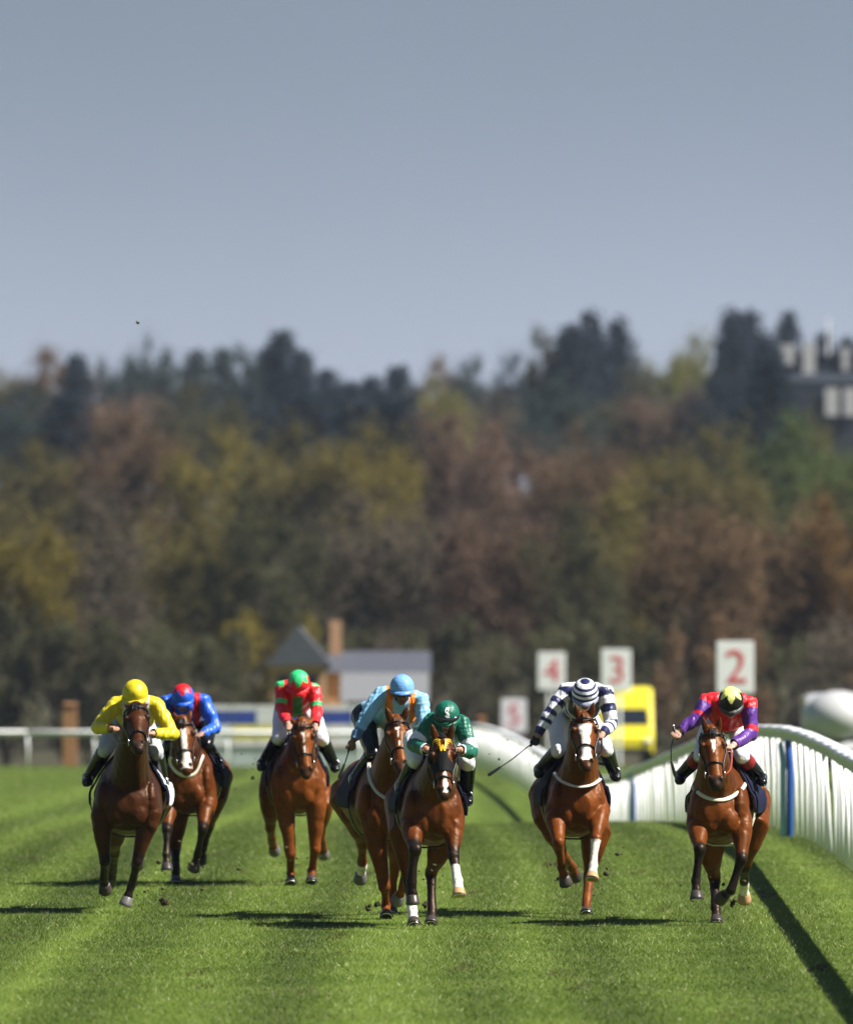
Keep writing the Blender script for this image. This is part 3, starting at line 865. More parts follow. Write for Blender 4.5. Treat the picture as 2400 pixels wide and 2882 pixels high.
RIDGE = [(40, 1008, 300, 'b', OLIVE), (150, 988, 300, 'b', BROWN), (215, 1000, 120, 'c', DARK), (335, 975, 170, 'b', TEAL), (405, 970, 180, 'b', TEAL), (480, 992, 160, 'b', TEAL), (552, 985, 110, 'c', TEAL),
         (625, 978, 120, 'c', TEAL), (690, 985, 160, 'b', TEAL), (745, 985, 110, 'c', DARK), (792, 932, 150, 'c', DARK), (850, 985, 110, 'c', DARK), (922, 1040, 120, 'c', DARK), (985, 1075, 120, 'c', DARK),
         (1045, 1060, 120, 'c', DARK), (1120, 1030, 130, 'c', DARK), (1175, 1095, 110, 'c', DARK), (1240, 1012, 170, 'b', PINK), (1318, 1016, 190, 'b', TEAL), (1385, 1062, 150, 'b', OLIVE),
         (1452, 1000, 170, 'b', DARK), (1535, 938, 190, 'b', DKOL), (1605, 915, 150, 'c', DARK), (1660, 883, 130, 'c', DARK), (1738, 902, 130, 'c', DARK), (1795, 1000, 150, 'b', DKOL), (1868, 962, 170, 'b', YGR),
         (1962, 950, 200, 'b', YGR), (2058, 878, 125, 'c', DARK), (2108, 874, 125, 'c', DARK), (2160, 945, 120, 'c', DARK), (2218, 880, 110, 'c', DARK), (2318, 938, 100, 'c', DARK), (2385, 950, 110, 'c', DARK)]
SLOPE = [(60, 1100, 290, 'b', TEAL), (190, 1110, 200, 'c', DARK), (335, 1085, 360, 'b', PINK), (560, 1085, 300, 'b', DKOL), (720, 1100, 300, 'b', DARK), (860, 1110, 200, 'c', DARK), (1010, 1130, 200, 'c', DARK), (1120, 1120, 210, 'c', DARK), (1230, 1082, 260, 'b', YGR), (1400, 1118, 280, 'b', GREY),
         (1560, 1070, 300, 'b', TEAL), (1710, 1095, 290, 'b', DKOL), (1860, 1062, 290, 'b', PINK), (2010, 1070, 280, 'b', DARK), (2170, 1080, 280, 'b', DARK), (2275, 1170, 220, 'b', OLIVE), (2175, 985, 150, 'c', DARK)]
MID = [(90, 1250, 380, 'b', OLIVE), (350, 1170, 440, 'b', BROWN), (620, 1225, 380, 'b', YEL), (830, 1215, 390, 'b', OLIVE), (1040, 1215, 380, 'b', YEL), (1250, 1170, 420, 'b', PINK), (1450, 1195, 380, 'b', PINK),
       (1640, 1225, 350, 'b', BROWN), (1830, 1232, 350, 'b', YEL), (2010, 1215, 340, 'b', OLIVE), (2220, 1185, 380, 'b', GREEN), (2400, 1185, 360, 'b', GREEN)]
FRONT = [(20, 1375, 430, 'b', YEL), (260, 1400, 430, 'b', GREY), (510, 1380, 430, 'b', OLIVE), (750, 1390, 430, 'b', DKOL), (980, 1400, 420, 'b', GREY), (1190, 1375, 420, 'b', GREY), (1400, 1405, 420, 'b', PINK),
         (1570, 1430, 360, 'b', DKOL), (1750, 1400, 400, 'b', OLIVE), (1960, 1350, 460, 'b', BROWN), (2180, 1380, 430, 'b', BROWN), (2385, 1400, 430, 'b', ORANGE)]
UNDER = [(20, 1650, 330, 's', DKOL), (190, 1720, 330, 's', DKOL), (370, 1690, 330, 's', DKOL), (560, 1740, 330, 's', DKOL), (760, 1640, 330, 's', YEL), (930, 1700, 330, 's', DKOL), (1110, 1720, 330, 's', GREY), (1290, 1690, 330, 's', DKOL),
         (1460, 1730, 320, 's', DKOL), (1640, 1700, 330, 's', DKOL), (1820, 1740, 330, 's', DKOL), (2010, 1690, 330, 's', BROWN), (2200, 1730, 330, 's', DKOL), (2380, 1690, 330, 's', GREY)]
def plant(rows, D, jit, base_drop, rowname, group, hmin):
    r = random.Random(int(D))
    cnt = {}
    rows = sorted(rows)
    tot = {}
    for e in rows: tot[(e[3], e[4])] = tot.get((e[3], e[4]), 0) + 1
    for i, (x, y, w, kind, colr) in enumerate(rows):
        Dd = D + r.uniform(-jit, jit)
        top = px(x, y, Dd); g = float(zt(Dd)) - base_drop
        H = max(top[2] - g, hmin); g = top[2] - H
        W = w / FPX * Dd
        plist = {'b': PB, 'c': PC, 's': PS}[kind]
        tr, cr = plist[r.randrange(len(plist))]
        kn = {'b': 'broadleaf_tree', 'c': 'conifer', 's': 'shrub'}[kind]
        root = empty(kn, (top[0], Dd, g), r.uniform(0, 6.28))
        unit = {'b': .78, 'c': .27, 's': .95}[kind]
        s = W / unit
        root.scale = (s, s, H * (1.0 if kind != 'b' else 1.05))
        k = (kind, colr); cnt[k] = cnt.get(k, 0) + 1
        o_ = '' if tot[k] == 1 else ORD[cnt[k] - 1] + (' ' if cnt[k] == 1 else ' from the left ') + 'of the '
        what = {'b': 'broadleaf tree', 'c': 'conifer', 's': 'shrub'}[kind]
        lab = (o_.replace(' from the left', '') + CNAME[colr] + ' ' + what + ('s' if o_ else '') + ' ' + rowname + (', from the left' if o_ and cnt[k] > 1 else ''))
        if not o_: lab = 'the only ' + lab
        tag(root, lab, 'shrub' if kind == 's' else 'tree', group)
        link('trunk', tr, None, root)
        c = link('crown', cr, None, root); j = r.uniform(.88, 1.14)
        c.color = (colr[0] * j, colr[1] * j, colr[2] * j, 1)
plant(RIDGE, 1120, 40, 3, 'on the skyline ridge', 'trees on the ridge', 14)
plant(SLOPE, 920, 30, 1, 'on the upper slope', 'trees on the upper slope', 12)
plant(MID, 720, 25, 0, 'on the lower slope', 'trees on the lower slope', 14)
plant(FRONT, 545, 15, 0, 'at the wood front', 'trees in the front row of the wood', 10)
plant(UNDER, 478, 10, 0, 'along the foot of the wood', 'shrubs at the foot of the wood', 4)

# ------------------------------------------------------------------ horses
BLACKC = np.array((.0052, .0036, .003)); WHITEC = np.array((.72, .68, .62))
def smooth01(x, a, b):
    t = np.clip((x - a) / (b - a), 0, 1); return t * t * (3 - 2 * t)

# trunk sections along the body: y, centre z, half width, half height
TR = np.array([(-.72, 1.14, .085, .10), (-.67, 1.14, .17, .19), (-.58, 1.15, .235, .29), (-.42, 1.18, .275, .37), (-.20, 1.205, .290, .405), (.05, 1.20, .300, .405),
               (.35, 1.215, .310, .375), (.60, 1.26, .300, .335), (.82, 1.30, .275, .295), (1.00, 1.30, .215, .245), (1.12, 1.27, .12, .16)])
def trunk_at(y):
    return [np.interp(y, TR[:, 0], TR[:, i]) for i in (1, 2, 3)]

def build_horse(h):
    D = h['D']; k = D / FPX
    cx = (h['cx'] - 1200) * k
    org = np.array((cx, D, 0.0))
    def L(p, y):            # photo pixel at local depth y -> local point
        return px(p[0], p[1], D + y) - org
    def chain(pts, y0, lens, sgn):
        out = [L(pts[0], y0)]; y = y0
        for p, ln, s in zip(pts[1:], lens, sgn):
            q = L(p, y); d2 = ln * ln - (q[0] - out[-1][0]) ** 2 - (q[2] - out[-1][2]) ** 2
            y = y + s * math.sqrt(max(d2, 0)); out.append(L(p, y))
        return out
    root = empty('horse', tuple(org)); tag(root, h['label'], 'horse', 'racehorses galloping towards the camera')
    mb = MB()
    yaw = h.get('yaw', 0.0)            # sideways shift of the quarters per metre of depth
    dz = h.get('dz', 0.0); wk = h.get('wk', 1.0)
    # trunk
    n = 22; vs = []; fs = []
    for (y, z, w, hh) in TR:
        ridge = np.interp(y, [-.7, -.3, -.1, .2, 1.1], [0, .05, .06, 0.015, 0])
        for j in range(n):
            a = 2 * math.pi * j / n
            c, s = math.cos(a), math.sin(a)
            xw = w * wk * (abs(c) ** .9) * (1 if c > 0 else -1) * (1 - .22 * max(s, 0) ** 1.5)
            vs.append((xw + yaw * (y + .3), y, z + dz + hh * s + ridge * max(s, 0) ** 6))
    m = len(TR)
    for i in range(m - 1):
        for j in range(n):
            j2 = (j + 1) % n; fs.append((i * n + j, (i + 1) * n + j, (i + 1) * n + j2, i * n + j2))
    fs.append(tuple(range(n))); fs.append(tuple((m - 1) * n + j for j in range(n - 1, -1, -1)))
    mb.add(vs, fs)
    for i in range(m - 1):
        a, b = TR[i], TR[i + 1]
        mb.bones.append((np.array((yaw * (a[0] + .3), a[0], a[1] + dz)), np.array((yaw * (b[0] + .3), b[0], b[1] + dz)), (a[2] + a[3]) / 2 * .9, (b[2] + b[3]) / 2 * .9, 'trunk', 0, 1))
    # breast muscles, shoulders, quarters
    for s in (-1, 1):
        mb.ell((s * .090 * wk, -.655, 1.03 + dz), (.098, .062, .125))
        mb.ell((s * .205 * wk, -.50, 1.15 + dz), (.085, .15, .22)); mb.ell((s * .235 * wk, -.30, 1.10 + dz), (.075, .14, .17))
        mb.ell((s * .20 * wk + yaw * 1.0, .78, 1.20 + dz), (.125, .25, .27))
    # neck and head
    P = L(h['poll'], h.get('pollY', -1.08)); Hl = .62 * h.get('hs', 1.0)
    Mz = chain([h['poll'], h['muzzle']], h.get('pollY', -1.08), [Hl], [-1])[1]
    a = Mz - P; HL = np.linalg.norm(a); a = a / HL
    roll = h.get('roll', 0.0)
    sx = np.array((math.cos(roll), 0, math.sin(roll))); sx = sx - a * np.dot(a, sx); sx /= np.linalg.norm(sx)
    fr = np.cross(a, sx)               # out of the forehead
    def head(t, u=0.0, v=0.0):         # t along, u to the side, v forward of the face line
        return P + a * (t * HL) + sx * u + fr * v
    hk = h.get('hk', 1.16)
    HS = [(0.0, .070, .085), (.10, .094, .110), (.20, .106, .132), (.30, .108, .142), (.42, .092, .132), (.56, .072, .108), (.70, .061, .086), (.82, .060, .074), (.91, .064, .068), (.98, .055, .054)]
    mb.tube([head(t, 0, -d * hk) for t, w, d in HS], [(w * hk, d * hk) for t, w, d in HS], n=18, tagname='head', side=sx)
    for s in (-1, 1):
        mb.ell(head(.27, s * .092 * hk, -.055), (.028, .032, .034))          # brow over the eye
        mb.ell(head(.90, s * .045 * hk, -.03), (.026, .03, .034))            # nostril wing
        mb.ell(head(.33, s * .075 * hk, -.17 * hk), (.035, .07, .085))       # cheek
    mb.ell(head(.97, 0, -.085 * hk), (.042, .04, .035))                      # lower lip
    N0 = np.array((yaw * -.1, -.30, 1.30 + dz)); N3 = head(.10, 0, -.12)
    N1 = N0 * .66 + N3 * .34 + np.array((0, 0, -.03)); N2 = N0 * .32 + N3 * .68 + np.array((0, 0, .0))
    mb.tube([N0, N1, N2, N3], [(.235 * wk, .34), (.188, .275), (.140, .205), (.102, .140)], n=18, tagname='neck')
    # ears
    ears = h['ears']
    for s, e in zip((-1, 1), ears):
        b0 = head(.03, s * .052 * hk, -.055)
        tip = b0 + (np.array((e[0], e[1], e[2])))
        d = tip - b0
        mb.tube([b0 - d * .1, b0 + d * .25, b0 + d * .55, b0 + d * .85, tip], [(.026, .022), (.036, .020), (.034, .018), (.018, .012), (.006, .006)], n=10, tagname='ear', side=sx)
    # legs
    legs = []
    for i, g in enumerate(h['fore']):
        s = -1 if i == 0 else 1
        J = chain(g['p'], g.get('y', -.52), [.43, .30, .19], g['s'])
        S = np.array((s * .165 * wk, -.46, 1.13 + dz))
        E, K, F, T = J
        fm = E + (K - E) * .45
        mb.tube([S, E, fm, E + (K - E) * .8, K], [.145, .118, .094, .064, .060], n=14, tagname='forearm%d' % i)
        mb.ell(E + (K - E) * .22 + np.array((s * .02, -.02, 0)), (.085, .09, .12))
        cm = K + (F - K) * .5; c1 = K + (F - K) * .18
        mb.tube([K, c1, cm, F], [.060, .049, .040, .046], n=12, tagname='cannon%d' % i)
        mb.ell(K + np.array((0, -.012, 0)), (.062, .060, .068)); mb.ell(F + (F - K) * .0 + np.array((0, .012, 0)), (.052, .056, .054))
        Cn = F + (T - F) * .58
        mb.tube([F, F + (T - F) * .3, Cn], [.050, .041, .052], n=12, tagname='pastern%d' % i)
        legs.append((J, Cn, g))
    for i, g in enumerate(h['hind']):
        s = -1 if i == 0 else 1
        J = chain(g['p'], g.get('y', .45), [.48, .40, .19], g['s'])
        Hp = np.array((s * .17 * wk + yaw * 1.05, .78, 1.22 + dz))
        E, K, F, T = J
        mb.tube([Hp, E, E + (K - E) * .4, E + (K - E) * .78, K], [.21, .160, .115, .070, .064], n=14, tagname='gaskin%d' % i)
        cm = K + (F - K) * .5; c1 = K + (F - K) * .18
        mb.tube([K, c1, cm, F], [.064, .052, .044, .049], n=12, tagname='hcannon%d' % i)
        mb.ell(K + np.array((0, .03, .01)), (.052, .062, .068)); mb.ell(F + np.array((0, .012, 0)), (.053, .058, .055))
        Cn = F + (T - F) * .58
        mb.tube([F, F + (T - F) * .3, Cn], [.051, .043, .053], n=12, tagname='hpastern%d' % i)
        legs.append((J, Cn, g))
    bones = mb.bones
    me = mb.remesh('body', .0125, 4, .5)
    co = mesh_co(me)
    # fine surface: muscle ripple
    no = mesh_no(me)
    co2 = co + no * (vnoise(co, 9, h['seed']) * .006 + vnoise(co * np.array((1.5, 1.0, .6)), 26, h['seed'] + 3) * .0028 + .002)[:, None]
    me.vertices.foreach_set('co', co2.astype(np.float32).ravel()); me.update()
    tg, tt = bone_query(co, bones)
    base = np.array(h['coat'])
    c = np.tile(base, (len(co), 1))
    c *= (1 + .10 * vnoise(co, 5, h['seed'] + 9))[:, None]
    # coat colour is darker over the neck and the top line, with random tone
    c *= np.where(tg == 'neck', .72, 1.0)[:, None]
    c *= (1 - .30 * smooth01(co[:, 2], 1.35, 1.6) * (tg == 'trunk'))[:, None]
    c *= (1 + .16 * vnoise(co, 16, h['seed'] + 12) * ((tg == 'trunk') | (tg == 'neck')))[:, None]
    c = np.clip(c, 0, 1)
    pts = h.get('points', True)
    def lerp(mask_w, colr):
        nonlocal c
        c = c * (1 - mask_w[:, None]) + np.array(colr) * mask_w[:, None]
    if pts:
        for i in (0, 1):
            lerp((tg == 'forearm%d' % i) * smooth01(tt, h.get('blk', .70), h.get('blk', .70) + .18), BLACKC * 1.6)
            lerp(((tg == 'cannon%d' % i) | (tg == 'pastern%d' % i)) * 1.0, BLACKC * 1.8)
            lerp((tg == 'gaskin%d' % i) * smooth01(tt, .82, .98), BLACKC * 2)
            lerp(((tg == 'hcannon%d' % i) | (tg == 'hpastern%d' % i)) * 1.0, BLACKC * 1.8)
    for key, frac in h.get('socks', {}).items():       # e.g. 'cannon1': from fraction
        nm, i = key[:-1], key[-1]
        pn = 'hpastern' if nm == 'hcannon' else 'pastern'
        lerp((tg == key) * smooth01(tt, frac, frac + .06) + 0.0, WHITEC)
        lerp((tg == pn + i) * 1.0, WHITEC)
    # head markings in head coordinates
    rel = co - P
    ht = rel @ a / HL; hu = rel @ sx; hv = rel @ fr
    isH = (tg == 'head') | ((tg == 'ear') & (ht > .02))
    lerp(isH * smooth01(ht, .80, .93) * h.get('nose', .85), BLACKC * 3)
    lerp(isH * smooth01(ht, .84, .95) * (hv < -.07) * .9, BLACKC * 2)
    for (t0, t1, u0, w0, w1) in h.get('blaze', []):
        w = w0 + (w1 - w0) * np.clip((ht - t0) / (t1 - t0), 0, 1) + .004 * np.sin(ht * 40)
        msk = isH * (ht > t0) * (ht < t1) * (hv > -.05) * (1 - smooth01(np.abs(hu - u0), w * .8, w * 1.1))
        lerp(msk, WHITEC)
    for s in (-1, 1):
        d = np.sqrt(((ht - .905) * HL / .024) ** 2 + ((hu - s * .040 * hk) / .017) ** 2)
        lerp(isH * (d < 1) * (hv > -.09), BLACKC * .6)
        lerp((tg == 'ear') * (hv > -.045) * .55, base * .35)
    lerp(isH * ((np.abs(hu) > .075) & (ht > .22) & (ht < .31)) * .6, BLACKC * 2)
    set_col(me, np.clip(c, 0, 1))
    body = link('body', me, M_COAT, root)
    tree = BVHTree.FromPolygons([tuple(p) for p in co2], mesh_quads(me).tolist())
    # hooves
    for (J, Cn, g) in legs:
        E, K, F, T = J
        d = T - F; d /= np.linalg.norm(d)
        fwd = np.array((0, -1.0, 0)); fwd = fwd - d * np.dot(fwd, d)
        if np.linalg.norm(fwd) < .2: fwd = np.array((0, 0, 1.0)) - d * d[2]
        fwd /= np.linalg.norm(fwd); sd = np.cross(d, fwd)
        o = Cn + d * .005
        hb = MB(); n = 18; vs = []; fs = []
        rings = [(-.012, .048, 0), (.0, .057, 0), (.055, .067, .012), (.082, .071, .020), (.086, .066, .020)]
        for (q, r, f) in rings:
            for j in range(n):
                an = 2 * math.pi * j / n
                cc, ss = math.cos(an), math.sin(an)
                vs.append(o + d * (q - (.018 if cc < -.3 and q > .04 else 0)) + fwd * (f + r * cc * (1.08 if cc > 0 else .85)) + sd * r * ss)
        for i in range(len(rings) - 1):
            for j in range(n):
                j2 = (j + 1) % n; fs.append((i * n + j, i * n + j2, (i + 1) * n + j2, (i + 1) * n + j))
        fs.append(tuple(range(n - 1, -1, -1))); fs.append(tuple((len(rings) - 1) * n + j for j in range(n)))
        hb.add(vs, fs)
        ho = hb.build('hoof', g.get('hoof', M_HOOF), root, True)
        # plate (shoe)
        sh = MB(); pts_ = []
        for j in range(9):
            an = -2.1 + 4.2 * j / 8
            pts_.append(o + d * .089 + fwd * (.02 + .056 * math.cos(an)) + sd * .056 * math.sin(an))
        sh.tube(pts_, [.0075] * 9, n=6); sh.build('shoe', M_STEEL, ho, True)
    # eyes
    for s in (-1, 1):
        MB().ell(head(.27, s * .108 * hk, -.062), (.018, .022, .022)).build('eye', M_EYE, root, True)
    # mane, forelock and tail
    hair = M_HAIR if pts else M_HAIR_RED
    r = random.Random(h['seed'])
    mm = MB()
    for i in range(70):
        t = r.random()
        q = N3 * (1 - t) + N0 * t + np.array((0, 0, 0))
        axis = N0 - N3; axis /= np.linalg.norm(axis)
        up = np.cross(np.array((1.0, 0, 0)), axis); up /= np.linalg.norm(up)
        if up[2] < 0: up = -up
        rad = np.interp(t, [0, .33, .66, 1], [.125, .185, .255, .33])
        b0 = q + up * (rad - .01) + np.array((r.uniform(-.015, .015), 0, 0))
        sdx = r.choice((-1, 1)) if r.random() < .2 else (1 if h['seed'] % 2 else -1)
        ln = r.uniform(.07, .15)
        mm.tube([b0, b0 + up * .035 + np.array((sdx * .03, .03, 0)), b0 + np.array((sdx * (.05 + ln * .4), .06 + ln * .5, -ln * .3))], [(.014, .006), (.011, .005), (.002, .002)], n=5)
    mm.build('mane', hair, root, True)
    if not h.get('hood'):
        fl = MB()
        for i in range(9):
            u = r.uniform(-.03, .03)
            fl.tube([head(-.03, u, -.03), head(.06, u * 1.3, .012), head(.14 + r.uniform(0, .07), u * 1.6 + r.uniform(-.01, .01), .006)], [(.008, .005), (.007, .004), (.001, .001)], n=5)
        fl.build('forelock', hair, root, True)
    tl = MB()
    tb = np.array((yaw * 1.35, 1.08, 1.42 + dz))
    for i in range(26):
        o = np.array((r.uniform(-.03, .03), 0, r.uniform(-.03, .03))); sp = np.array((r.uniform(-.10, .10), 0, r.uniform(-.10, .10)))
        tl.tube([tb + o * .5 - np.array((0, .08, 0)), tb + o + np.array((0, .18, .06)), tb + o + sp * .6 + np.array((0, .45, -.02)), tb + o + sp * 1.4 + np.array((0, .72 + r.uniform(-.1, .1), -.20))], [.016, .02, .016, .003], n=5)
    tl.build('tail', hair, root, True)

    # ---- tack
    def surf(x, z, off=.012, ystart=-3.0):
        hit = tree.ray_cast(Vector((x, ystart, z)), Vector((0, 1, 0)))
        if hit[0] is None: return None
        p = np.array(hit[0]) + np.array(hit[1]) * off
        return p
    def headring(t, grow=1.05, tilt=0.0, a0=-1.0, a1=1.0, nn=26):
        w = np.interp(t, [q[0] for q in HS], [q[1] for q in HS]) * hk * grow + .004
        d = np.interp(t, [q[0] for q in HS], [q[2] for q in HS]) * hk * grow + .004
        ctr = np.interp(t, [q[0] for q in HS], [q[2] for q in HS]) * hk
        out = []
        for j in range(nn):
            an = math.pi * (a0 + (a1 - a0) * j / (nn - 1))
            out.append(head(t + tilt * (1 - math.cos(an)) * .5, w * math.sin(an), -ctr + d * math.cos(an)))
        return out
    br = MB()
    sw = (.011, .005)
    for ring in ([headring(h.get('noseband', .62))] + ([] if h.get('hood') else [headring(.115, 1.05, -.10)])):
        br.tube(ring, [.0105] * len(ring), n=6, round_caps=False)
    bit = {}
    for s in (-1, 1):
        pts_ = [head(.02, s * .09 * hk, -.10), head(.14, s * .112 * hk, -.11), head(.35, s * .112 * hk, -.12), head(.55, s * .082 * hk, -.10), head(.76, s * .070 * hk, -.085)]
        br.tube(pts_, [.009] * 5, n=6)
        bit[s] = head(.77, s * .078 * hk, -.085)
    bro = br.build('bridle', M_LEATHER, root, True)
    for s in (-1, 1):
        b_ = MB(); pts_ = [bit[s] + sx * s * .006 + a * .034 * math.cos(q) + fr * .034 * math.sin(q) for q in np.linspace(0, 6.28, 14)]
        b_.tube(pts_, [.006] * 14, n=6); b_.build('bit_ring', M_STEEL, bro, True)
    if h.get('girth'):
        gp = [np.array(L(q, -.5)) for q in h['girth']]
        xs = np.array([g_[0] for g_ in gp]); zs = np.array([g_[2] for g_ in gp])
        nseg = 34; u = np.linspace(0, 1, len(xs)); uu = np.linspace(0, 1, nseg)
        # smooth curve through the points
        deg = min(4, len(xs) - 1)
        fx = np.polyfit(u, xs, deg); fz = np.polyfit(u, zs, deg)
        line = []
        for q in uu:
            p = surf(np.polyval(fx, q), np.polyval(fz, q))
            if p is not None and p[1] < 0.3 and p[1] > -1.02 or (p is not None and not line and p[1] < .4): line.append(p)
        if len(line) > 4:
            ln = np.array(line)
            for _ in range(2): ln[1:-1] = (ln[:-2] + ln[1:-1] * 2 + ln[2:]) / 4
            g2 = MB(); g2.tube(list(ln), [(.008, .021)] * len(ln), n=8, side=(0, -1, 0)); g2.build('breast_girth', M_STRAP, root, True)
    # saddle cloth draped over the back, girth and saddle
    def drape(name, y0, y1, a0, a1, off, m, par):
        na, ny = 30, 9; vs = []
        for i in range(ny):
            y = y0 + (y1 - y0) * i / (ny - 1)
            z, w, hh = trunk_at(y); ridge = np.interp(y, [-.7, -.3, -.1, .2, 1.1], [0, .05, .06, 0.015, 0])
            for j in range(na):
                an = a0 + (a1 - a0) * j / (na - 1)
                c_, s_ = math.cos(an), math.sin(an)
                xw = (w * wk + off) * (abs(c_) ** .9) * (1 if c_ > 0 else -1) * (1 - .22 * max(s_, 0) ** 1.5)
                fl_ = .03 * (1 - max(s_, 0)) if s_ < .25 else 0.0
                vs.append((xw + (fl_ if c_ > 0 else -fl_) + yaw * (y + .3), y, z + dz + (hh + off) * s_ + ridge * max(s_, 0) ** 6 + .004 * math.sin(j * 1.7 + i)))
        fs = [(i * na + j, i * na + j + 1, (i + 1) * na + j + 1, (i + 1) * na + j) for i in range(ny - 1) for j in range(na - 1)]
        q = MB(); q.add(vs, fs); o = q.build(name, m, par, True)
        sm = o.modifiers.new('s', 'SOLIDIFY'); sm.thickness = .012
        return o
    drape('saddle_cloth', -.16, .42, R(-12), R(192), .020, M_CLOTH, root)
    drape('number_cloth', -.10, .44, R(-14), R(52), .036, M_CLOTH_W if h.get('white_cloth') else M_CLOTH, root)
    drape('girth_strap', -.13, -.03, R(-95), R(275), .012, M_STRAP if h.get('white_girth') else M_LEATHER, root)
    z_, w_, h_ = trunk_at(.12)
    sd_ = MB(); sd_.ell((yaw * .42, .12, z_ + h_ + dz + .035), (.16, .24, .05)); sd_.ell((yaw * .3, -.10, z_ + h_ + dz + .07), (.07, .05, .045)); sd_.ell((yaw * .55, .32, z_ + h_ + dz + .07), (.12, .06, .04))
    sd_.build('saddle', M_LEATHER, root, True)
    if h.get('hood'):
        # blinker hood: cloth over the upper head with eye holes, cups beside the eyes
        quads = mesh_quads(me)
        keep = isH & (tg == 'head') & (ht > -.2) & (ht < .60)
        for s in (-1, 1):
            keep &= ~((((ht - .29) * HL / .060) ** 2 + ((hu - s * .085) / .036) ** 2) < 1)
        hm, used = submesh('hood', co2 + no * .009, quads, keep)
        hood = link('hood', hm, M_HOOD, root)
        sm = hood.modifiers.new('s', 'SOLIDIFY'); sm.thickness = .006
        for s in (-1, 1):
            cup = MB(); vs = []; fs = []
            for i in range(7):
                for j in range(9):
                    th = math.pi * i / 6; ph = R(15) + R(150) * j / 8
                    vs.append(head(.29 + .075 / HL * math.cos(th), s * (.088 + .062 * math.sin(th) * math.sin(ph)), -.075 - .055 * math.sin(th) * math.cos(ph) * -1 - .045))
            for i in range(6):
                for j in range(8): fs.append((i * 9 + j, i * 9 + j + 1, (i + 1) * 9 + j + 1, (i + 1) * 9 + j))
            cup.add(vs, fs); o = cup.build('blinker_cup', M_HOOD, hood, True); sm = o.modifiers.new('s', 'SOLIDIFY'); sm.thickness = .006
        # yellow winged letter on the forehead, and yellow piping round the ear holes
        def stick(p, off):
            hit = tree.ray_cast(Vector(p + fr * .3), Vector(-fr))
            return p if hit[0] is None else np.array(hit[0]) + fr * off
        em = MB(); sc_ = .076
        strokes = [((-.44, 1.0), (-.22, -.62), .20), ((-.22, -.62), (0, .28), .19), ((0, .28), (.22, -.62), .19), ((.22, -.62), (.44, 1.0), .20),
                   ((-1.02, .92), (-.40, .92), .19), ((.40, .92), (1.02, .92), .19), ((-.80, .58), (-.30, .58), .15), ((.30, .58), (.80, .58), .15), ((-.62, .28), (-.26, .28), .13), ((.26, .28), (.62, .28), .13)]
        for n_, (p0, p1, wd) in enumerate(strokes):
            p0 = np.array(p0); p1 = np.array(p1); dd = (p1 - p0) / np.linalg.norm(p1 - p0); nn = np.array((-dd[1], dd[0])) * wd / 2
            rows_ = []
            for q in np.linspace(0, 1, 7):
                for sg in (-1, 0, 1):
                    v = (p0 + (p1 - p0) * q + nn * sg) * sc_
                    rows_.append(stick(head(.175 - v[1] / HL, v[0], 0), .017 + n_ * .0006))
            em.add(rows_, [(r_ * 3 + c_, r_ * 3 + c_ + 1, (r_ + 1) * 3 + c_ + 1, (r_ + 1) * 3 + c_) for r_ in range(6) for c_ in range(2)])
        mesh_e = em.mesh('emblem')
        e_ = link('emblem', mesh_e, M_YEL, hood)
        for s in (-1, 1):
            pp = MB(); pts_ = [stick(head(.030 + .022 * q * q, s * (.060 + .036 * q), 0), .012) for q in np.linspace(-1, 1, 8)]
            pp.tube(pts_, [.006] * 8, n=6); pp.build('ear_piping', M_YEL, hood, True)
    if h.get('sheepskin'):
        pass
    h['_'] = dict(org=org, L=L, bit=bit, root=root, head=head, dz=dz, yaw=yaw, wk=wk, surf=surf)
    return root

# ------------------------------------------------------------------ jockeys
def make_hand(mb, c, fdir, side, palm=1.0):
    """closed hand round a rein: palm, four curled fingers of unequal length, thumb from the side"""
    f = np.array(fdir, float); f /= np.linalg.norm(f)
    s = np.array((1.0, 0, 0)) - f * f[0]; s /= np.linalg.norm(s)
    u = np.cross(s, f)
    if u[2] < 0: u = -u
    M = np.stack([s, f, u], 1)
    mb.ell(c - f * .01, (.042, .042, .024), M)
    for i, (o, ln) in enumerate(((-.030, .85), (-.010, 1.0), (.011, .96), (.031, .76))):
        b = c + s * o + f * .026 + u * .008
        k1 = b + f * .026 * ln - u * .006; k2 = k1 + f * .004 - u * .026 * ln; k3 = k2 - f * .022 * ln - u * .006
        mb.tube([b, k1, k2, k3], [.0098, .0095, .0088, .0078], n=8)
    t0 = c - s * side * .038 - f * .012; t1 = t0 - s * side * .014 + f * .028 - u * .004; t2 = t1 + s * side * .014 + f * .026 - u * .008
    mb.tube([t0, t1, t2], [.0125, .0112, .009], n=8)

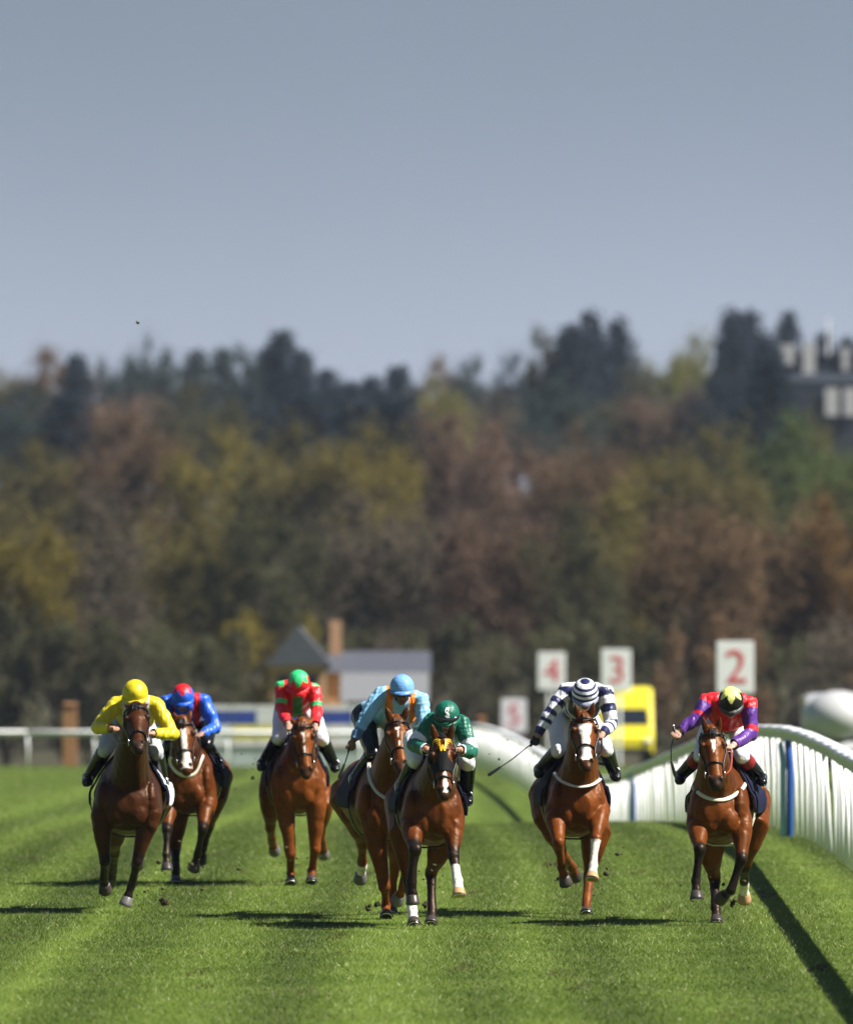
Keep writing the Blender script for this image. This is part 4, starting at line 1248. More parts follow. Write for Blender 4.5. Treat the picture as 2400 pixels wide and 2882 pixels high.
def build_jockey(h):
    j = h['jockey']; g = h['_']; L = g['L']; org = g['org']
    root = empty('person', tuple(org + np.array((0, .1, 1.45))))
    o0 = np.array((0, .1, 1.45))
    tag(root, j['label'], 'person', 'jockeys riding in the race')
    def Lp(p, y): return L(p, y) - o0
    sh = [Lp(j['sh'][0], j.get('shY', -.24)), Lp(j['sh'][1], j.get('shY', -.24))]
    mid = (sh[0] + sh[1]) / 2
    bx = g['yaw'] * .6
    pel = np.array((bx, .36, mid[2] - j.get('drop', .17))) - np.array((0, o0[1], 0))
    mb = MB()
    chest = mid + np.array((0, .12, -.10)); waist = (chest + pel) / 2 + np.array((0, .03, .0))
    shw = np.linalg.norm(sh[1] - sh[0]) / 2
    mb.tube([pel + np.array((0, .06, 0)), pel, waist, chest, mid + np.array((0, -.0, -.045))], [(.13, .11), (.175, .145), (.16, .15), (min(.195, shw * .98), .175), (shw * .74, .115)], n=18, tagname='torso')
    # head under the helmet
    hx, htop, hw = j['cap']
    hy = j.get('capY', -.44)
    k = (org[1] + hy) / FPX
    rx = hw * k / 2
    top = Lp((hx, htop), hy)
    pitch = R(j.get('pitch', 25)); tilt = j.get('tilt', 0.0)
    # head frame: up axis leans forward with pitch
    up = np.array((math.sin(tilt), -math.sin(pitch), math.cos(pitch))); up /= np.linalg.norm(up)
    fw = np.array((0, -math.cos(pitch), -math.sin(pitch))); fw = fw - up * np.dot(fw, up); fw /= np.linalg.norm(fw)
    sd = np.cross(fw, up)
    sd = -sd if sd[0] < 0 else sd
    HC = top - np.array((0, 0, rx * 1.08))         # helmet centre
    def hd(u, f, s=0.0): return HC + up * u + fw * f + sd * s
    Mh = np.stack([sd, fw, up], 1)
    mb.ell(hd(-.03, .0), (.076, .094, .105), Mh, tagname='head')
    mb.ell(hd(-.115, .030), (.054, .062, .060), Mh, tagname='head')     # jaw
    mb.ell(hd(-.150, .065), (.024, .022, .022), Mh)                      # chin
    mb.tube([hd(-.045, .088), hd(-.085, .108), hd(-.098, .100)], [.010, .015, .012], n=8)  # nose
    for s in (-1, 1):
        mb.ell(hd(-.065, -.005, s * .078), (.012, .024, .032), Mh)       # ears
        mb.ell(hd(-.080, .066, s * .040), (.022, .016, .018), Mh)        # cheekbones
    mb.ell(hd(-.128, .083), (.024, .012, .011), Mh)                      # mouth
    mb.tube([mid + np.array((0, .02, .0)), hd(-.09, -.045)], [.075, .058], n=12, tagname='neck')
    # arms
    hands = []
    for i in (0, 1):
        s = -1 if i == 0 else 1
        E = Lp(j['el'][i], j.get('elY', [-.34, -.34])[i]); Hd = Lp(j['ha'][i], j.get('haY', [-.62, -.62])[i])
        S = sh[i]
        mb.tube([mid * .45 + S * .55, S, S * .5 + E * .5, E], [.085, .078, .062, .052], n=14, tagname='uarm%d' % i)
        mb.tube([E, E * .55 + Hd * .45, Hd + (E - Hd) * .12], [.054, .048, .033], n=14, tagname='farm%d' % i)
        fd = Hd - E; fd /= np.linalg.norm(fd)
        hands.append((Hd, fd, s))
    # legs
    feet = []
    for i in (0, 1):
        s = -1 if i == 0 else 1
        Hp = pel + np.array((s * .11, .0, -.02))
        K = Lp(j['kn'][i], j.get('knY', -.16)); A = Lp(j['ft'][i], .16)
        A = A + np.array((0, 0, .05))
        T = A + np.array((s * .02, -.17, -.055))
        mb.tube([Hp, Hp * .5 + K * .5 + np.array((s * .01, 0, .01)), K], [.122, .098, .072], n=14, tagname='thigh%d' % i)
        mb.tube([K, K * .6 + A * .4 + np.array((0, .03, 0)), A], [.068, .062, .046], n=14, tagname='shin%d' % i)
        mb.tube([A + np.array((0, .035, -.03)), A * .5 + T * .5 - np.array((0, 0, .01)), T], [(.037, .042), (.043, .035), (.036, .026)], n=12, tagname='foot%d' % i)
        feet.append((A, T, K))
    bones = mb.bones
    me = mb.remesh('body', .010, 3, .5)
    hm = MB()
    for Hd, fd, s in hands: make_hand(hm, Hd, fd, s)
    hme = hm.remesh('hand', .0042, 2, .4)
    co = mesh_co(me); quads = mesh_quads(me); no = mesh_no(me)
    hco = mesh_co(hme); hq = mesh_quads(hme)
    tg, tt = bone_query(co, bones)
    # body mesh: body with hands joined
    aco = np.concatenate([co, hco]); aq = np.concatenate([quads, hq + len(co)])
    bm_ = mesh_np('body', aco, aq, True)
    skin = np.array(j.get('skin', (.42, .22, .15)))
    sc = np.tile(skin, (len(aco), 1))
    rel = co - HC; ru = rel @ up; rf = rel @ fw; rs = rel @ sd
    ishead = (tg == 'head')
    mouth = ishead & (np.abs(ru + .128) < .006) & (rf > .07); sc[:len(co)][mouth] = (.12, .03, .025)
    lips = ishead & (np.abs(ru + .128) < .014) & (rf > .07) & ~mouth; sc[:len(co)][lips] = skin * np.array((.8, .5, .5))
    glove = j.get('glove', [None, None])
    hx_ = hco[:, 0]
    for i in (0, 1):
        if glove[i] is not None:
            near = np.linalg.norm(hco - hands[i][0], axis=1) < np.linalg.norm(hco - hands[1 - i][0], axis=1)
            sc[len(co):][near] = glove[i]
    set_col(bm_, sc)
    link('body', bm_, M_SKIN, root)
    for s in (-1, 1):
        MB().ell(hd(-.058, .083, s * .031), (.012, .009, .009), Mh).build('eye', M_EYE, root, True)
    # jacket: cloth over torso and sleeves
    def isin(*names): return np.array([t_ in names for t_ in tg])
    jk = isin('torso', 'uarm0', 'uarm1', 'farm0', 'farm1') & ~((tg == 'farm0') & (tt > .93)) & ~((tg == 'farm1') & (tt > .93))
    jk |= (tg == 'neck') & (tt < .35)
    jk &= ~((tg == 'torso') & (co[:, 1] > pel[1] + .02))
    wr = vnoise(co, 14, h['seed'] + 30) * .006 + vnoise(co * np.array((1.6, 1, .7)), 32, h['seed'] + 31) * .006
    sl = isin('uarm0', 'uarm1', 'farm0', 'farm1')
    puff = .011 + wr + sl * (.006 + .004 * vnoise(co * np.array((1, 1, 2.2)), 30, h['seed'] + 33))
    jco = co + no * np.clip(puff, .005, .03)[:, None]
    jm, used = submesh('jacket', jco, quads, jk)
    cols = j['silk'](co, tg, tt, mid, sh, j)
    set_col(jm, np.clip(cols[used], 0, 1))
    link('jacket', jm, M_SILK, root)
    # breeches and boots
    kn_frac = .93
    bb = isin('thigh0', 'thigh1') | ((tg == 'torso') & (co[:, 1] > pel[1] - .01)) | (isin('shin0', 'shin1') & (tt < .40))
    m_, u_ = submesh('breeches', co + no * (.007 + .003 * vnoise(co, 40, 4))[:, None], quads, bb)
    if m_: link('breeches', m_, j.get('breech', M_BREECH), root)
    for i in (0, 1):
        kb = ((tg == 'shin%d' % i) & (tt > .10)) | (tg == 'foot%d' % i)
        m_, u_ = submesh('boot', co + no * .015, quads, kb)
        if m_:
            bo = link('boot', m_, M_BOOT, root)
            A, T, K = feet[i]
            so = MB(); so.tube([A + np.array((0, .05, -.075)), A * .5 + T * .5 + np.array((0, 0, -.047)), T + np.array((0, -.02, -.03))], [(.036, .010), (.044, .010), (.034, .010)], n=10)
            so.build('sole', M_BOOT, bo, True)
            if j.get('boot_top'):
                kb2 = (tg == 'shin%d' % i) & (tt > .08) & (tt < .45)
                m2, _u = submesh('boot_top', co + no * .019, quads, kb2)
                if m2: link('boot_top', m2, M_BOOT_RED, bo)
            # stirrup iron and leather
            st = MB(); c_ = A * .45 + T * .55
            loop = [c_ + np.array((math.sin(q) * .055, 0, -.045 + .065 * (1 - math.cos(q)) )) for q in np.linspace(-math.pi, math.pi, 15)]
            st.tube(loop, [.007] * 15, n=6); st.build('stirrup', M_STEEL, g['root'], True).location = tuple(o0)
            sl_ = MB(); sl_.tube([c_ + np.array((0, 0, .085)), np.array((.16 * (1 if i else -1) + bx, 0.0, 1.58 + g['dz'] - o0[2]))], [(.014, .004)] * 2, n=6)
            sl_.build('stirrup_leather', M_LEATHER, g['root'], True).location = tuple(o0)
    # helmet with silk cap
    nu, nv = 96, 44; vs = []
    for i in range(nv + 1):
        th = (math.pi * .56) * i / nv
        for k_ in range(nu):
            ph = 2 * math.pi * k_ / nu
            r_ = math.sin(th)
            x_ = r_ * math.cos(ph) * rx; f_ = r_ * math.sin(ph) * rx * 1.16; u_ = math.cos(th) * rx * 1.08
            if th > math.pi * .5: u_ *= 1.0
            vs.append(hd(u_, f_ - .004, x_))
    fs = [(i * nu + k_, i * nu + (k_ + 1) % nu, (i + 1) * nu + (k_ + 1) % nu, (i + 1) * nu + k_) for i in range(nv) for k_ in range(nu)]
    cm = mesh_np('helmet', np.array(vs), np.array(fs), True)
    cco = np.array(vs) - HC
    el = cco @ up / (rx * 1.08); az = np.arctan2(cco @ sd, cco @ fw)
    set_col(cm, np.clip(j['capcol'](el, az, cco @ sd / rx, cco @ fw / rx), 0, 1))
    hel = link('helmet', cm, M_CAP, root)
    sm = hel.modifiers.new('s', 'SOLIDIFY'); sm.thickness = .008
    pk = MB(); vs = []; fs = []
    for i in range(15):
        q = R(-72) + R(144) * i / 14
        for e in (0.97, 1.0, 1.30 - .10 * (abs(q) / 1.25) ** 2 - .12 * (abs(q) / 1.25)):
            vs.append(hd(-rx * .10 - (.016 if e > 1.1 else 0) - .010 * (e > 1.1) * math.cos(q), math.cos(q) * rx * 1.16 * e, math.sin(q) * rx * e))
    for i in range(14):
        for e in (0, 1): fs.append((i * 3 + e, i * 3 + e + 1, (i + 1) * 3 + e + 1, (i + 1) * 3 + e))
    pk.add(vs, fs); pme = pk.mesh('peak', True); set_col(pme, np.tile(np.array(j.get('peak', (.1, .1, .1))), (len(vs), 1)))
    pko = link('peak', pme, M_CAP, hel); sm = pko.modifiers.new('s', 'SOLIDIFY'); sm.thickness = .006
    cs = MB()
    cs.tube([hd(-.03, .03, -.082), hd(-.11, .035, -.062), hd(-.165, .045, -.02), hd(-.165, .045, .02), hd(-.11, .035, .062), hd(-.03, .03, .082)], [.006] * 6, n=6)
    cs.build('chin_strap', M_LEATHER, hel, True)
    # goggles
    gg = MB(); vs = []; fs = []
    for i in range(17):
        q = R(-75) + R(150) * i / 16
        nose_ = .016 * math.exp(-(q / .16) ** 2)
        for zz in (-.030 + nose_, .024):
            vs.append(hd(-.052 + zz, .105 * math.cos(q) + .000, .084 * math.sin(q)))
    for i in range(16): fs.append((2 * i, 2 * i + 1, 2 * i + 3, 2 * i + 2))
    gg.add(vs, fs); go = gg.build('goggles', M_GLASS, root, True); sm = go.modifiers.new('s', 'SOLIDIFY'); sm.thickness = .012
    if j.get('logo'):
        # goggles pushed up on the cap
        cg = MB(); vs = []; fs = []
        for i in range(25):
            q = R(-64) + R(128) * i / 24
            for e_, o_ in ((-.02, 1.045), (.10, 1.075), (.24, 1.055)):
                rr = math.sqrt(1 - e_ * e_) * o_
                vs.append(hd(e_ * rx * 1.08, math.cos(q) * rx * 1.16 * rr, math.sin(q) * rx * rr))
        for i in range(24):
            for e_ in (0, 1): fs.append((i * 3 + e_, i * 3 + e_ + 1, (i + 1) * 3 + e_ + 1, (i + 1) * 3 + e_))
        cg.add(vs, fs); o = cg.build('cap_goggles', M_GLASS, hel, True); sm = o.modifiers.new('s', 'SOLIDIFY'); sm.thickness = .008
        lm = MB()
        parts = []
        for body_, sz, dx, dy in (('S', .150, 0, 0.0), ('L', .105, .010, -.022), ('T', .080, .010, .034)):
            tm = text_mesh(body_, sz, .0015)
            c_ = mesh_co(tm); f_ = [list(p.vertices) for p in tm.polygons]
            parts.append((c_ + np.array((dx, dy, 0)), f_)); bpy.data.meshes.remove(tm)
        parts.append((np.array([(-.045, -.088, 0), (.045, -.088, 0), (.045, -.076, 0), (-.045, -.076, 0)]), [[0, 1, 2, 3]]))
        for n_, (c_, f_) in enumerate(parts):
            P3 = []
            for v in c_:
                sx_ = v[0] * .75 + .004; uu = v[1] * .80
                # wrap on the front of the cap
                eu = rx * .60 + uu * .85
                rr = math.sqrt(max(1 - (eu / (rx * 1.08)) ** 2 - (sx_ / rx) ** 2, .05))
                P3.append(hd(eu, rr * rx * 1.16 + .006 + v[2] + n_ * .0012, sx_))
            lm.add(P3, [tuple(q) for q in f_])
        lm.build('emblem', M_WHITE_MARK, hel)
    # reins from the bit rings to the hands
    for s, i in ((-1, 0), (1, 1)):
        if j.get('free') == i: tgt = hands[1 - i][0] + np.array((0, .0, -.01))
        else: tgt = hands[i][0]
        b = g['bit'][s] - o0
        m1 = b * .6 + tgt * .4 + np.array((s * .06, 0, -.10 - .05 * (j.get('free') == i))); m2 = b * .25 + tgt * .75 + np.array((s * .03, 0, -.04))
        bz = [(1 - q) ** 3 * b + 3 * q * (1 - q) ** 2 * m1 + 3 * q * q * (1 - q) * m2 + q ** 3 * tgt for q in np.linspace(0, 1, 14)]
        rn = MB(); rn.tube(bz, [(.010, .004)] * 14, n=6); rn.build('rein', j.get('rein', M_LEATHER), g['root'], True).location = tuple(o0)
    # whip
    if j.get('whip'):
        pts_ = [Lp(p, y) + o0 for p, y in j['whip']['p']]
        wroot = empty('riding_whip', tuple(org + pts_[0])); tag(wroot, j['whip']['label'], 'whip', 'riding whips held by jockeys')
        q = [p - pts_[0] for p in pts_]
        n_ = len(q)
        MB().tube(q, [.008] + [.0065] * (n_ - 2) + [.005], n=7).build('shaft', M_WHIP, wroot, True)
        e = q[-1]; d = q[-1] - q[-2]; d /= np.linalg.norm(d)
        MB().tube([e - d * .14, e - d * .02, e + d * .01], [(.012, .005), (.018, .005), (.014, .004)], n=8).build('flap', M_WHIP, wroot, True)
        MB().ell(q[0], (.013, .013, .013)).build('knob', M_STEEL if j['whip'].get('bright') else M_WHIP, wroot, True)
        d0 = q[1] - q[0]; d0 /= np.linalg.norm(d0)
        MB().tube([q[0] + d0 * .01, q[0] + d0 * .14], [.0115, .0105], n=8).build('grip', M_LEATHER, wroot, True)

# ---- silks and caps (flat print on the cloth)
def A(*c): return np.array(c, float)
YELLOW = A(.60, .49, .010); RED = A(.72, .012, .02); PURPLE = A(.085, .018, .22); NAVY = A(.010, .014, .075); WHT = A(.78, .79, .82); GRN = A(.004, .115, .075); MINT = A(.03, .52, .17)
SKY = A(.24, .50, .74); ORG = A(.85, .22, .02); BLU = A(.012, .10, .62); CREAM = A(.74, .74, .22); BLK = A(.004, .004, .005); DENIM = A(.13, .26, .52)
def base_cols(co, c): return np.tile(c, (len(co), 1))
def band(c, m, colr): c[m] = colr
def arm(tg): return np.array([t in ('uarm0', 'uarm1') for t in tg]), np.array([t in ('farm0', 'farm1') for t in tg])
def silk_yellow(co, tg, tt, mid, sh, j):
    c = base_cols(co, YELLOW); ua, fa = arm(tg)
    x = np.abs(co[:, 0] - mid[0]); t = (tg == 'torso') | (tg == 'neck') | (ua & (tt < .38))
    band(c, t & (x > .085) & (x < .135), WHT * .8); return c
def silk_blue(co, tg, tt, mid, sh, j):
    c = base_cols(co, BLU); ua, fa = arm(tg); x = co[:, 0] - mid[0]
    t = (tg == 'torso') | (tg == 'neck') | (ua & (tt < .42)); band(c, t & (x > .09) & (x < .165), RED * .8); band(c, t & (x < -.10) & (x > -.13), RED * .5); return c
def silk_red(co, tg, tt, mid, sh, j):
    c = base_cols(co, RED); ua, fa = arm(tg)
    band(c, ua & (tt > .76) & (tt < .90), MINT); band(c, ua & (tt > .22) & (tt < .36) & (co[:, 2] > mid[2] + .03), MINT)
    x = np.abs(co[:, 0] - mid[0]); band(c, (tg == 'torso') & (x < .05) & (co[:, 2] < mid[2] - .08), MINT * .4); return c
def silk_sky(co, tg, tt, mid, sh, j):
    c = base_cols(co, SKY); ua, fa = arm(tg)
    x = np.abs(co[:, 0] - mid[0]); t = (tg == 'torso') | (tg == 'neck') | (ua & (tt < .40))
    band(c, t & (x > .075) & (x < .145), ORG); band(c, fa & (tt > .55), DENIM * .8); band(c, fa & (tt > .84), SKY * .55); return c
def silk_green(co, tg, tt, mid, sh, j):
    c = base_cols(co, GRN); ua, fa = arm(tg)
    band(c, ua & (tt > .74) & (tt < .95), WHT); band(c, fa & (tt > .82), WHT); return c
def silk_hoops(co, tg, tt, mid, sh, j):
    c = base_cols(co, NAVY); ua, fa = arm(tg)
    band(c, ua & ((tt > .44) & (tt < .60) | (tt > .76) & (tt < .92)), WHT); band(c, fa & ((tt > .05) & (tt < .24) | (tt > .38) & (tt < .62)), WHT)
    t = (tg == 'torso') | (tg == 'neck') | (ua & (tt < .36)); y = co[:, 1] + co[:, 2] * .6
    band(c, t & (np.mod(y, .13) < .065), WHT); return c
def silk_purple(co, tg, tt, mid, sh, j):
    c = base_cols(co, RED); ua, fa = arm(tg)
    band(c, ua & (tt > .46), PURPLE); band(c, fa, PURPLE); band(c, ua & (tt > .84) & (tt < .96), RED); return c
def plain_cap(colr):
    return lambda el, az, x, f: np.tile(colr, (len(el), 1))
def star_cap(top, low, npt=8, lo=.32, amp=.40, ph=0.0):
    def fn(el, az, x, f):
        e0 = lo + amp * np.abs(np.mod((az + ph) / (2 * math.pi) * npt + .5, 1.0) - .5) * 2
        c = np.tile(low, (len(el), 1)); c[el > e0] = top; return c
    return fn
def hoop_cap(el, az, x, f):
    c = np.tile(NAVY, (len(el), 1)); m = ((el > .06) & (el < .26)) | ((el > .42) & (el < .60)) | ((el > .74) & (el < .93)); c[m] = WHT; return c

BAY = (.092, .0235, .0038); DKBAY = (.040, .0115, .0032); CHEST = (.128, .033, .0044); BAY2 = (.116, .030, .0042)
up_ears = [(-.03, -.02, .17), (.03, -.02, .17)]
back_ears = [(-.06, .13, .05), (.06, .13, .05)]
HORSES = [
 dict(name='G', seed=1, D=100.05, cx=1217, coat=BAY, yaw=-.10, poll=(1245, 2075), muzzle=(1250, 2234), roll=0.0, noseband=.70,
      label='bay horse in a black blinker hood with a yellow emblem, nearest the camera', hood=True,
      ears=[(-.045, -.02, .17), (.045, -.02, .18)], blaze=[(.50, .80, .01, .006, .02), (.80, .97, .015, .022, .022)],
      fore=[dict(p=[(1158, 2322), (1167, 2392), (1157, 2482), (1162, 2548)], s=[-1, 1, 1]),
            dict(p=[(1275, 2312), (1277, 2412), (1287, 2478), (1292, 2524)], s=[-1, -1, -1], hoof=M_HOOF_TAN)],
      hind=[dict(p=[(1140, 2350), (1150, 2482), (1160, 2565), (1166, 2606)], s=[1, -1, -1], y=.25),
            dict(p=[(1245, 2370), (1213, 2460), (1216, 2560), (1213, 2603)], s=[1, -1, -1], y=.2)],
      socks={'cannon1': .55, 'hcannon0': .70}, blk=.62,
      jockey=dict(label='jockey in green silks and emblem cap crouched on the hooded horse', cap=(1257, 1972, 72), capY=-.42, pitch=28, sh=[(1218, 2030), (1300, 2036)], el=[(1162, 2098), (1325, 2118)], ha=[(1208, 2112), (1288, 2110)],
                  kn=[(1168, 2140), (1316, 2146)], ft=[(1130, 2228), (1312, 2256)], silk=silk_green, capcol=plain_cap(GRN), peak=GRN, logo=True)),
 dict(name='P', seed=2, D=100.9, cx=2018, coat=BAY2, yaw=.17, poll=(2004, 2048), muzzle=(2015, 2206), roll=-.05,
      label='bay horse with a short white star galloping beside the white rail at right', ears=[(-.03, -.02, .15), (.02, -.02, .15)],
      blaze=[(.12, .22, 0, .010, .026), (.22, .44, 0, .026, .006)], nose=1.0,
      fore=[dict(p=[(1962, 2322), (1968, 2392), (1958, 2480), (1960, 2532)], s=[-1, 1, -1]),
            dict(p=[(2086, 2316), (2086, 2418), (2055, 2506), (2030, 2528)], s=[-1, 1, 1])],
      hind=[dict(p=[(1995, 2380), (2010, 2470), (2013, 2555), (2016, 2600)], s=[1, -1, -1], y=.2),
            dict(p=[(2118, 2330), (2094, 2440), (2093, 2492), (2094, 2530)], s=[1, 1, 1], y=.3, hoof=M_HOOF_TAN)],
      socks={'hcannon1': .86}, blk=.78, girth=[(1943, 2150), (1946, 2205), (1978, 2240), (2030, 2251), (2080, 2232), (2102, 2196), (2100, 2150)], white_girth=True,
      jockey=dict(label='jockey in red and purple silks with pale yellow and black cap', cap=(2056, 1934, 71), capY=-.46, pitch=38, sh=[(1990, 1976), (2108, 1980)], el=[(1962, 2022), (2113, 2066)], ha=[(1904, 2064), (2056, 2102)], haY=[-.45, -.62],
                  kn=[(1972, 2125), (2086, 2128)], ft=[(1916, 2196), (2138, 2200)], silk=silk_purple, capcol=star_cap(CREAM, BLK, 6, .40, .46, .0), peak=A(.05, .05, .05), boot_top=True, free=0, rein=M_REIN, skin=(.55, .32, .25),
                  whip=dict(p=[((1894, 2043), -.44), ((1900, 2066), -.46), ((1888, 2100), -.46), ((1888, 2140), -.46), ((1899, 2182), -.46)], label='curved black whip hanging from the red and purple jockey hand', bright=True))),
 dict(name='S', seed=3, D=103.6, cx=1622, coat=CHEST, yaw=-.10, poll=(1644, 2006), muzzle=(1650, 2152), roll=0.0, points=False, hk=1.24,
      label='chestnut horse with a broad white blaze and one white foreleg', ears=[(-.035, -.02, .15), (.03, -.02, .15)],
      blaze=[(.09, .28, 0, .072, .068), (.28, .48, 0, .068, .034), (.48, .90, .004, .036, .062)], nose=.75,
      fore=[dict(p=[(1562, 2292), (1572, 2372), (1580, 2440), (1592, 2486)], s=[-1, 1, 1]),
            dict(p=[(1686, 2284), (1676, 2362), (1669, 2436), (1665, 2478)], s=[-1, -1, -1], hoof=M_HOOF_TAN)],
      hind=[dict(p=[(1545, 2310), (1580, 2400), (1608, 2440), (1617, 2464)], s=[1, 1, 1], y=.5, hoof=M_HOOF),
            dict(p=[(1675, 2350), (1657, 2470), (1650, 2545), (1649, 2577)], s=[1, -1, -1], y=.2)],
      socks={'cannon1': .06}, girth=[(1560, 2140), (1563, 2176), (1590, 2202), (1635, 2212), (1676, 2200), (1696, 2174), (1697, 2140)],
      jockey=dict(label='jockey in navy and white hooped silks and hooped cap', cap=(1646, 1910, 75), capY=-.46, pitch=32, sh=[(1592, 1946), (1700, 1950)], el=[(1546, 2008), (1720, 2040)], ha=[(1506, 2082), (1690, 2072)], haY=[-.40, -.62],
                  kn=[(1572, 2112), (1704, 2108)], ft=[(1520, 2178), (1728, 2188)], silk=silk_hoops, capcol=hoop_cap, peak=A(.25, .27, .36), free=0, breech=M_BREECH, glove=[A(.01, .01, .012), None],
                  whip=dict(p=[((1514, 2068), -.40), ((1500, 2090), -.41), ((1440, 2138), -.42), ((1376, 2181), -.43)], label='straight silver and black whip held low by the hooped jockey'))),
 dict(name='LB', seed=4, D=102.7, cx=1085, coat=CHEST, yaw=-.20, poll=(1116, 2016), muzzle=(1130, 2160), roll=.03, points=False,
      label='chestnut horse with a small white star, half hidden behind the hooded horse', ears=[(-.05, -.02, .15), (.05, -.02, .14)],
      blaze=[(.155, .26, -.004, .024, .018), (.26, .6, 0, .006, .004)], nose=.7,
      fore=[dict(p=[(1052, 2330), (1082, 2496), (1086, 2550), (1088, 2584)], s=[-1, 1, -1]),
            dict(p=[(1140, 2330), (1146, 2430), (1134, 2500), (1118, 2534)], s=[-1, 1, 1], hoof=M_HOOF_GREY)],
      hind=[dict(p=[(1005, 2300), (1020, 2378), (1019, 2440), (1014, 2472)], s=[1, 1, 1], y=.7, hoof=M_HOOF_GREY),
            dict(p=[(1120, 2340), (1110, 2440), (1104, 2520), (1100, 2568)], s=[1, 1, -1], y=.5)],
      socks={'hcannon0': .85}, girth=[(1040, 2150), (1044, 2190), (1062, 2226), (1092, 2250), (1130, 2262), (1160, 2250)],
      jockey=dict(label='jockey in light blue silks with orange braces and plain blue cap', cap=(1131, 1898, 69), capY=-.44, pitch=12, sh=[(1074, 1956), (1184, 1970)], el=[(1034, 2010), (1196, 2050)], ha=[(988, 2096), (1150, 2090)], haY=[-.42, -.62],
                  kn=[(1050, 2120), (1186, 2128)], ft=[(1000, 2204), (1200, 2210)], silk=silk_sky, capcol=plain_cap(A(.16, .36, .72)), peak=A(.12, .28, .6), free=0, skin=(.20, .10, .07), breech=M_BOOT,
                  whip=dict(p=[((993, 2080), -.42), ((986, 2100), -.43), ((972, 2144), -.44), ((955, 2188), -.45)], label='short black whip held out by the light blue jockey'))),
 dict(name='R', seed=6, D=114.4, cx=838, coat=CHEST, yaw=-.05, poll=(850, 2030), muzzle=(862, 2178), roll=.05, points=False,
      label='chestnut horse with thin white stripe ridden by the red jockey, furthest back in the middle', ears=[(-.07, .12, .06), (.06, .12, .07)],
      blaze=[(.10, .26, 0, .016, .018), (.26, .66, .004, .008, .006)], nose=.8,
      fore=[dict(p=[(800, 2262), (818, 2406), (818, 2458), (819, 2490)], s=[-1, 1, -1]),
            dict(p=[(890, 2268), (886, 2392), (878, 2450), (876, 2486)], s=[-1, 1, -1])],
      hind=[dict(p=[(765, 2250), (760, 2330), (766, 2370), (772, 2392)], s=[1, 1, 1], y=.6, hoof=M_HOOF_GREY),
            dict(p=[(905, 2270), (902, 2340), (906, 2380), (910, 2402)], s=[1, 1, 1], y=.6, hoof=M_HOOF_GREY)],
      jockey=dict(label='jockey in red silks with green armbands and red and green cap', cap=(840, 1887, 63), capY=-.46, pitch=42, sh=[(792, 1936), (884, 1944)], el=[(790, 1992), (892, 2000)], ha=[(814, 2046), (886, 2050)], haY=[-.66, -.66],
                  kn=[(785, 2076), (906, 2080)], ft=[(740, 2160), (940, 2164)], silk=silk_red, capcol=star_cap(MINT, RED, 6, .30, .44, .0), peak=RED)),
 dict(name='B', seed=7, D=114.4, cx=532, coat=BAY, yaw=.10, poll=(512, 2022), muzzle=(525, 2166), roll=0.0,
      label='bay horse with a long white blaze behind the yellow jockey', ears=[(-.04, .05, .12), (.04, .05, .12)],
      blaze=[(.14, .60, 0, .030, .030), (.60, .97, .008, .032, .066)], nose=.2,
      fore=[dict(p=[(474, 2262), (470, 2336), (468, 2404), (470, 2450)], s=[-1, -1, -1]),
            dict(p=[(582, 2262), (570, 2334), (557, 2404), (546, 2446)], s=[-1, 1, 1])],
      hind=[dict(p=[(490, 2300), (494, 2390), (494, 2450), (496, 2488)], s=[1, -1, -1], y=.3),
            dict(p=[(600, 2250), (585, 2330), (572, 2390), (566, 2420)], s=[1, 1, 1], y=.6)],
      girth=[(486, 2130), (494, 2165), (530, 2184), (556, 2164), (570, 2128)],
      jockey=dict(label='jockey in royal blue silks with red shoulder stripe and red-topped cap', cap=(514, 1925, 64), capY=-.44, pitch=25, sh=[(468, 1978), (574, 1974)], el=[(462, 2040), (606, 2048)], ha=[(490, 2070), (560, 2070)], haY=[-.6, -.6],
                  kn=[(476, 2100), (582, 2098)], ft=[(440, 2170), (614, 2164)], silk=silk_blue, capcol=star_cap(RED * .7, BLU, 6, .40, .40, .0), peak=BLU, breech=M_BOOT, skin=(.3, .17, .12))),
 dict(name='Y', seed=8, D=104.5, cx=362, coat=DKBAY, yaw=.02, poll=(382, 1976), muzzle=(390, 2100), roll=0.0, pollY=-1.12, hs=1.08, noseband=.66,
      label='dark bay horse held head-high by the yellow jockey, leftmost of the field', ears=[(-.06, .13, .03), (.06, .13, .03)],
      nose=.9, white_cloth=True, wk=1.2,
      fore=[dict(p=[(286, 2300), (296, 2424), (293, 2470), (296, 2502)], s=[-1, 1, 1]),
            dict(p=[(425, 2290), (385, 2424), (371, 2492), (352, 2550)], s=[-1, 1, -1], hoof=M_HOOF_GREY)],
      hind=[dict(p=[(315, 2330), (322, 2400), (318, 2450), (310, 2480)], s=[1, 1, 1], y=.6),
            dict(p=[(440, 2270), (410, 2350), (395, 2400), (388, 2430)], s=[1, 1, 1], y=.7)],
      jockey=dict(label='jockey in bright yellow silks with white braces and yellow cap', cap=(380, 1913, 73), capY=-.50, pitch=22, sh=[(330, 1984), (438, 1984)], el=[(272, 2048), (486, 2066)], ha=[(320, 2050), (420, 2066)], haY=[-.62, -.62],
                  kn=[(296, 2110), (440, 2118)], ft=[(250, 2202), (458, 2216)], silk=silk_yellow, capcol=plain_cap(YELLOW), peak=YELLOW, breech=M_BREECH_GREY)),
]
for h in HORSES:
    build_horse(h)
    build_jockey(h)

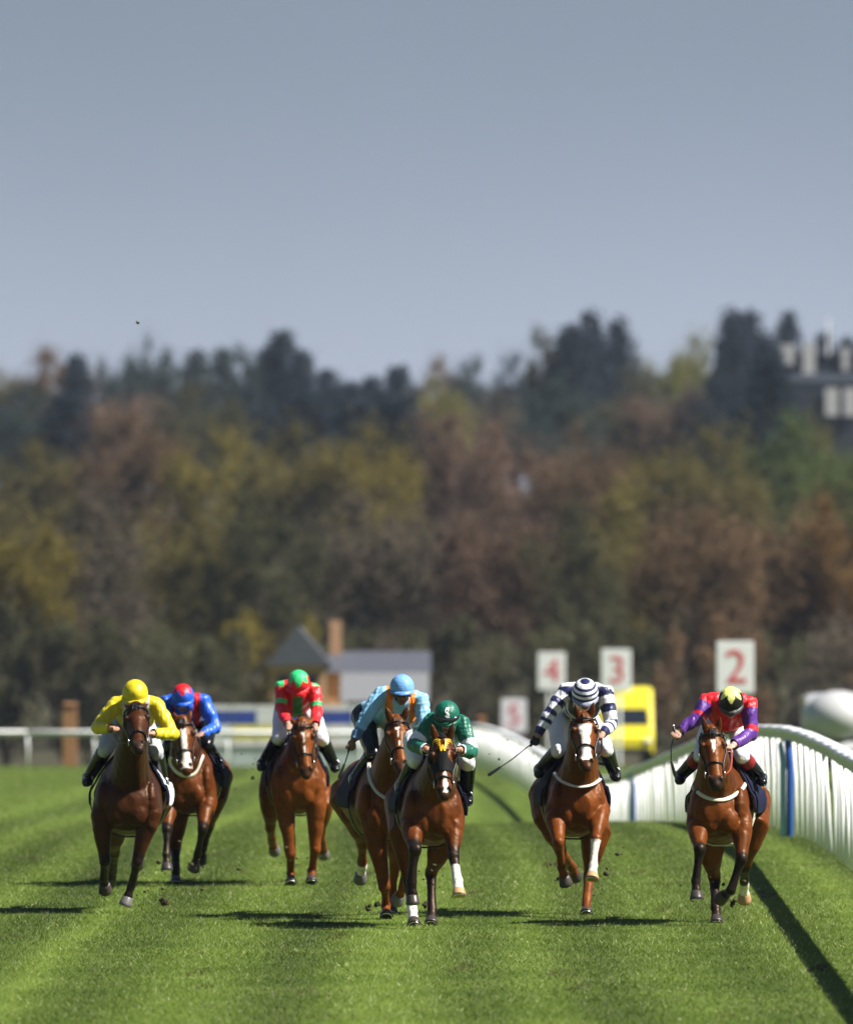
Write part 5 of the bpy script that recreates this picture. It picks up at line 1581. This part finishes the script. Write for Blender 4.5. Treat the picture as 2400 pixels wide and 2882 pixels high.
# ------------------------------------------------------------------ flying turf, bird, haze
def clod(c, size, label, seed):
    r = np.random.default_rng(seed)
    mb = MB()
    for i in range(5):
        mb.ell(r.normal(0, size * .4, 3), tuple(size * r.uniform(.4, .8, 3)), n=7)
    for i in range(12):
        d = r.normal(size=3); d /= np.linalg.norm(d); mb.tube([d * size * .4, d * size * 1.3 + np.array((0, 0, .01))], [.004, .001], n=4)
    o = mb.build('turf_clod', M_TURF, None, True); o.location = tuple(c)
    tag(o, label, 'turf clod', 'clods of turf thrown up by the hooves')
for i, (x, y, D, sz, lab) in enumerate([(1035, 2556, 102, .035, 'small clod of turf on the grass left of the chestnut foreleg'), (1062, 2548, 102.2, .03, 'upright torn clod of turf beside the chestnut stance leg'),
                                        (1196, 2546, 100.6, .035, 'brown turf clod flying between the hooded horse legs'), (2062, 2538, 101.2, .04, 'grassy clod under the folded foreleg of the rail-side horse'),
                                        (455, 2540, 106, .05, 'brown puff of torn turf right of the dark bay horse hoof'), (712, 2190, 112, .02, 'dark clod flying left of the red jockey boot')]):
    clod(px(x, y, D), sz, lab, 100 + i)
def specks():
    r = np.random.default_rng(77); mb = MB()
    spots = [(560, 2440, 110, 75, 22), (1600, 2450, 105, 50, 16), (1205, 2480, 101, 25, 10), (700, 2150, 112, 60, 6), (450, 2560, 106, 60, 14), (1400, 2120, 112, 60, 6), (1720, 2430, 104, 40, 8), (860, 2440, 113, 50, 8), (1980, 2500, 101.5, 50, 8)]
    for x, y, D, sp, n in spots:
        for _ in range(int(n * 1.8)):
            p = px(x + r.normal(0, sp), y + r.normal(0, sp * .6), D + r.uniform(-1, 1))
            if p[2] < .05: p[2] = .05 + abs(p[2])
            s_ = r.uniform(.005, .011) * (1 + 1.2 * (r.uniform() < .2)); mb.ell(p, (s_ * r.uniform(.6, 1.5), s_, s_ * r.uniform(.6, 1.2)), n=6)
    o = mb.build('turf_specks', M_TURF, None, True); tag(o, 'small dark bits of turf flying round the hooves', 'turf', kind='stuff')
specks()
clod(px(387, 908, 103.0), .016, 'lone dark speck of turf thrown high against the sky at left', 131)
def haze():
    mb = MB(); mb.box((0, 700, 26), (1100, 1700, 84))
    m = bpy.data.materials.new('haze_air'); m.use_nodes = True; nt = m.node_tree; nt.nodes.clear()
    o_ = nt.nodes.new('ShaderNodeOutputMaterial'); v = nt.nodes.new('ShaderNodeVolumePrincipled')
    v.inputs['Color'].default_value = (.62, .74, .95, 1); v.inputs['Density'].default_value = 0.00006; v.inputs['Anisotropy'].default_value = 0.1
    nt.links.new(v.outputs[0], o_.inputs['Volume'])
    o = mb.build('haze', m); tag(o, 'thin bluish haze in the air over the course', 'haze', kind='stuff')
haze()
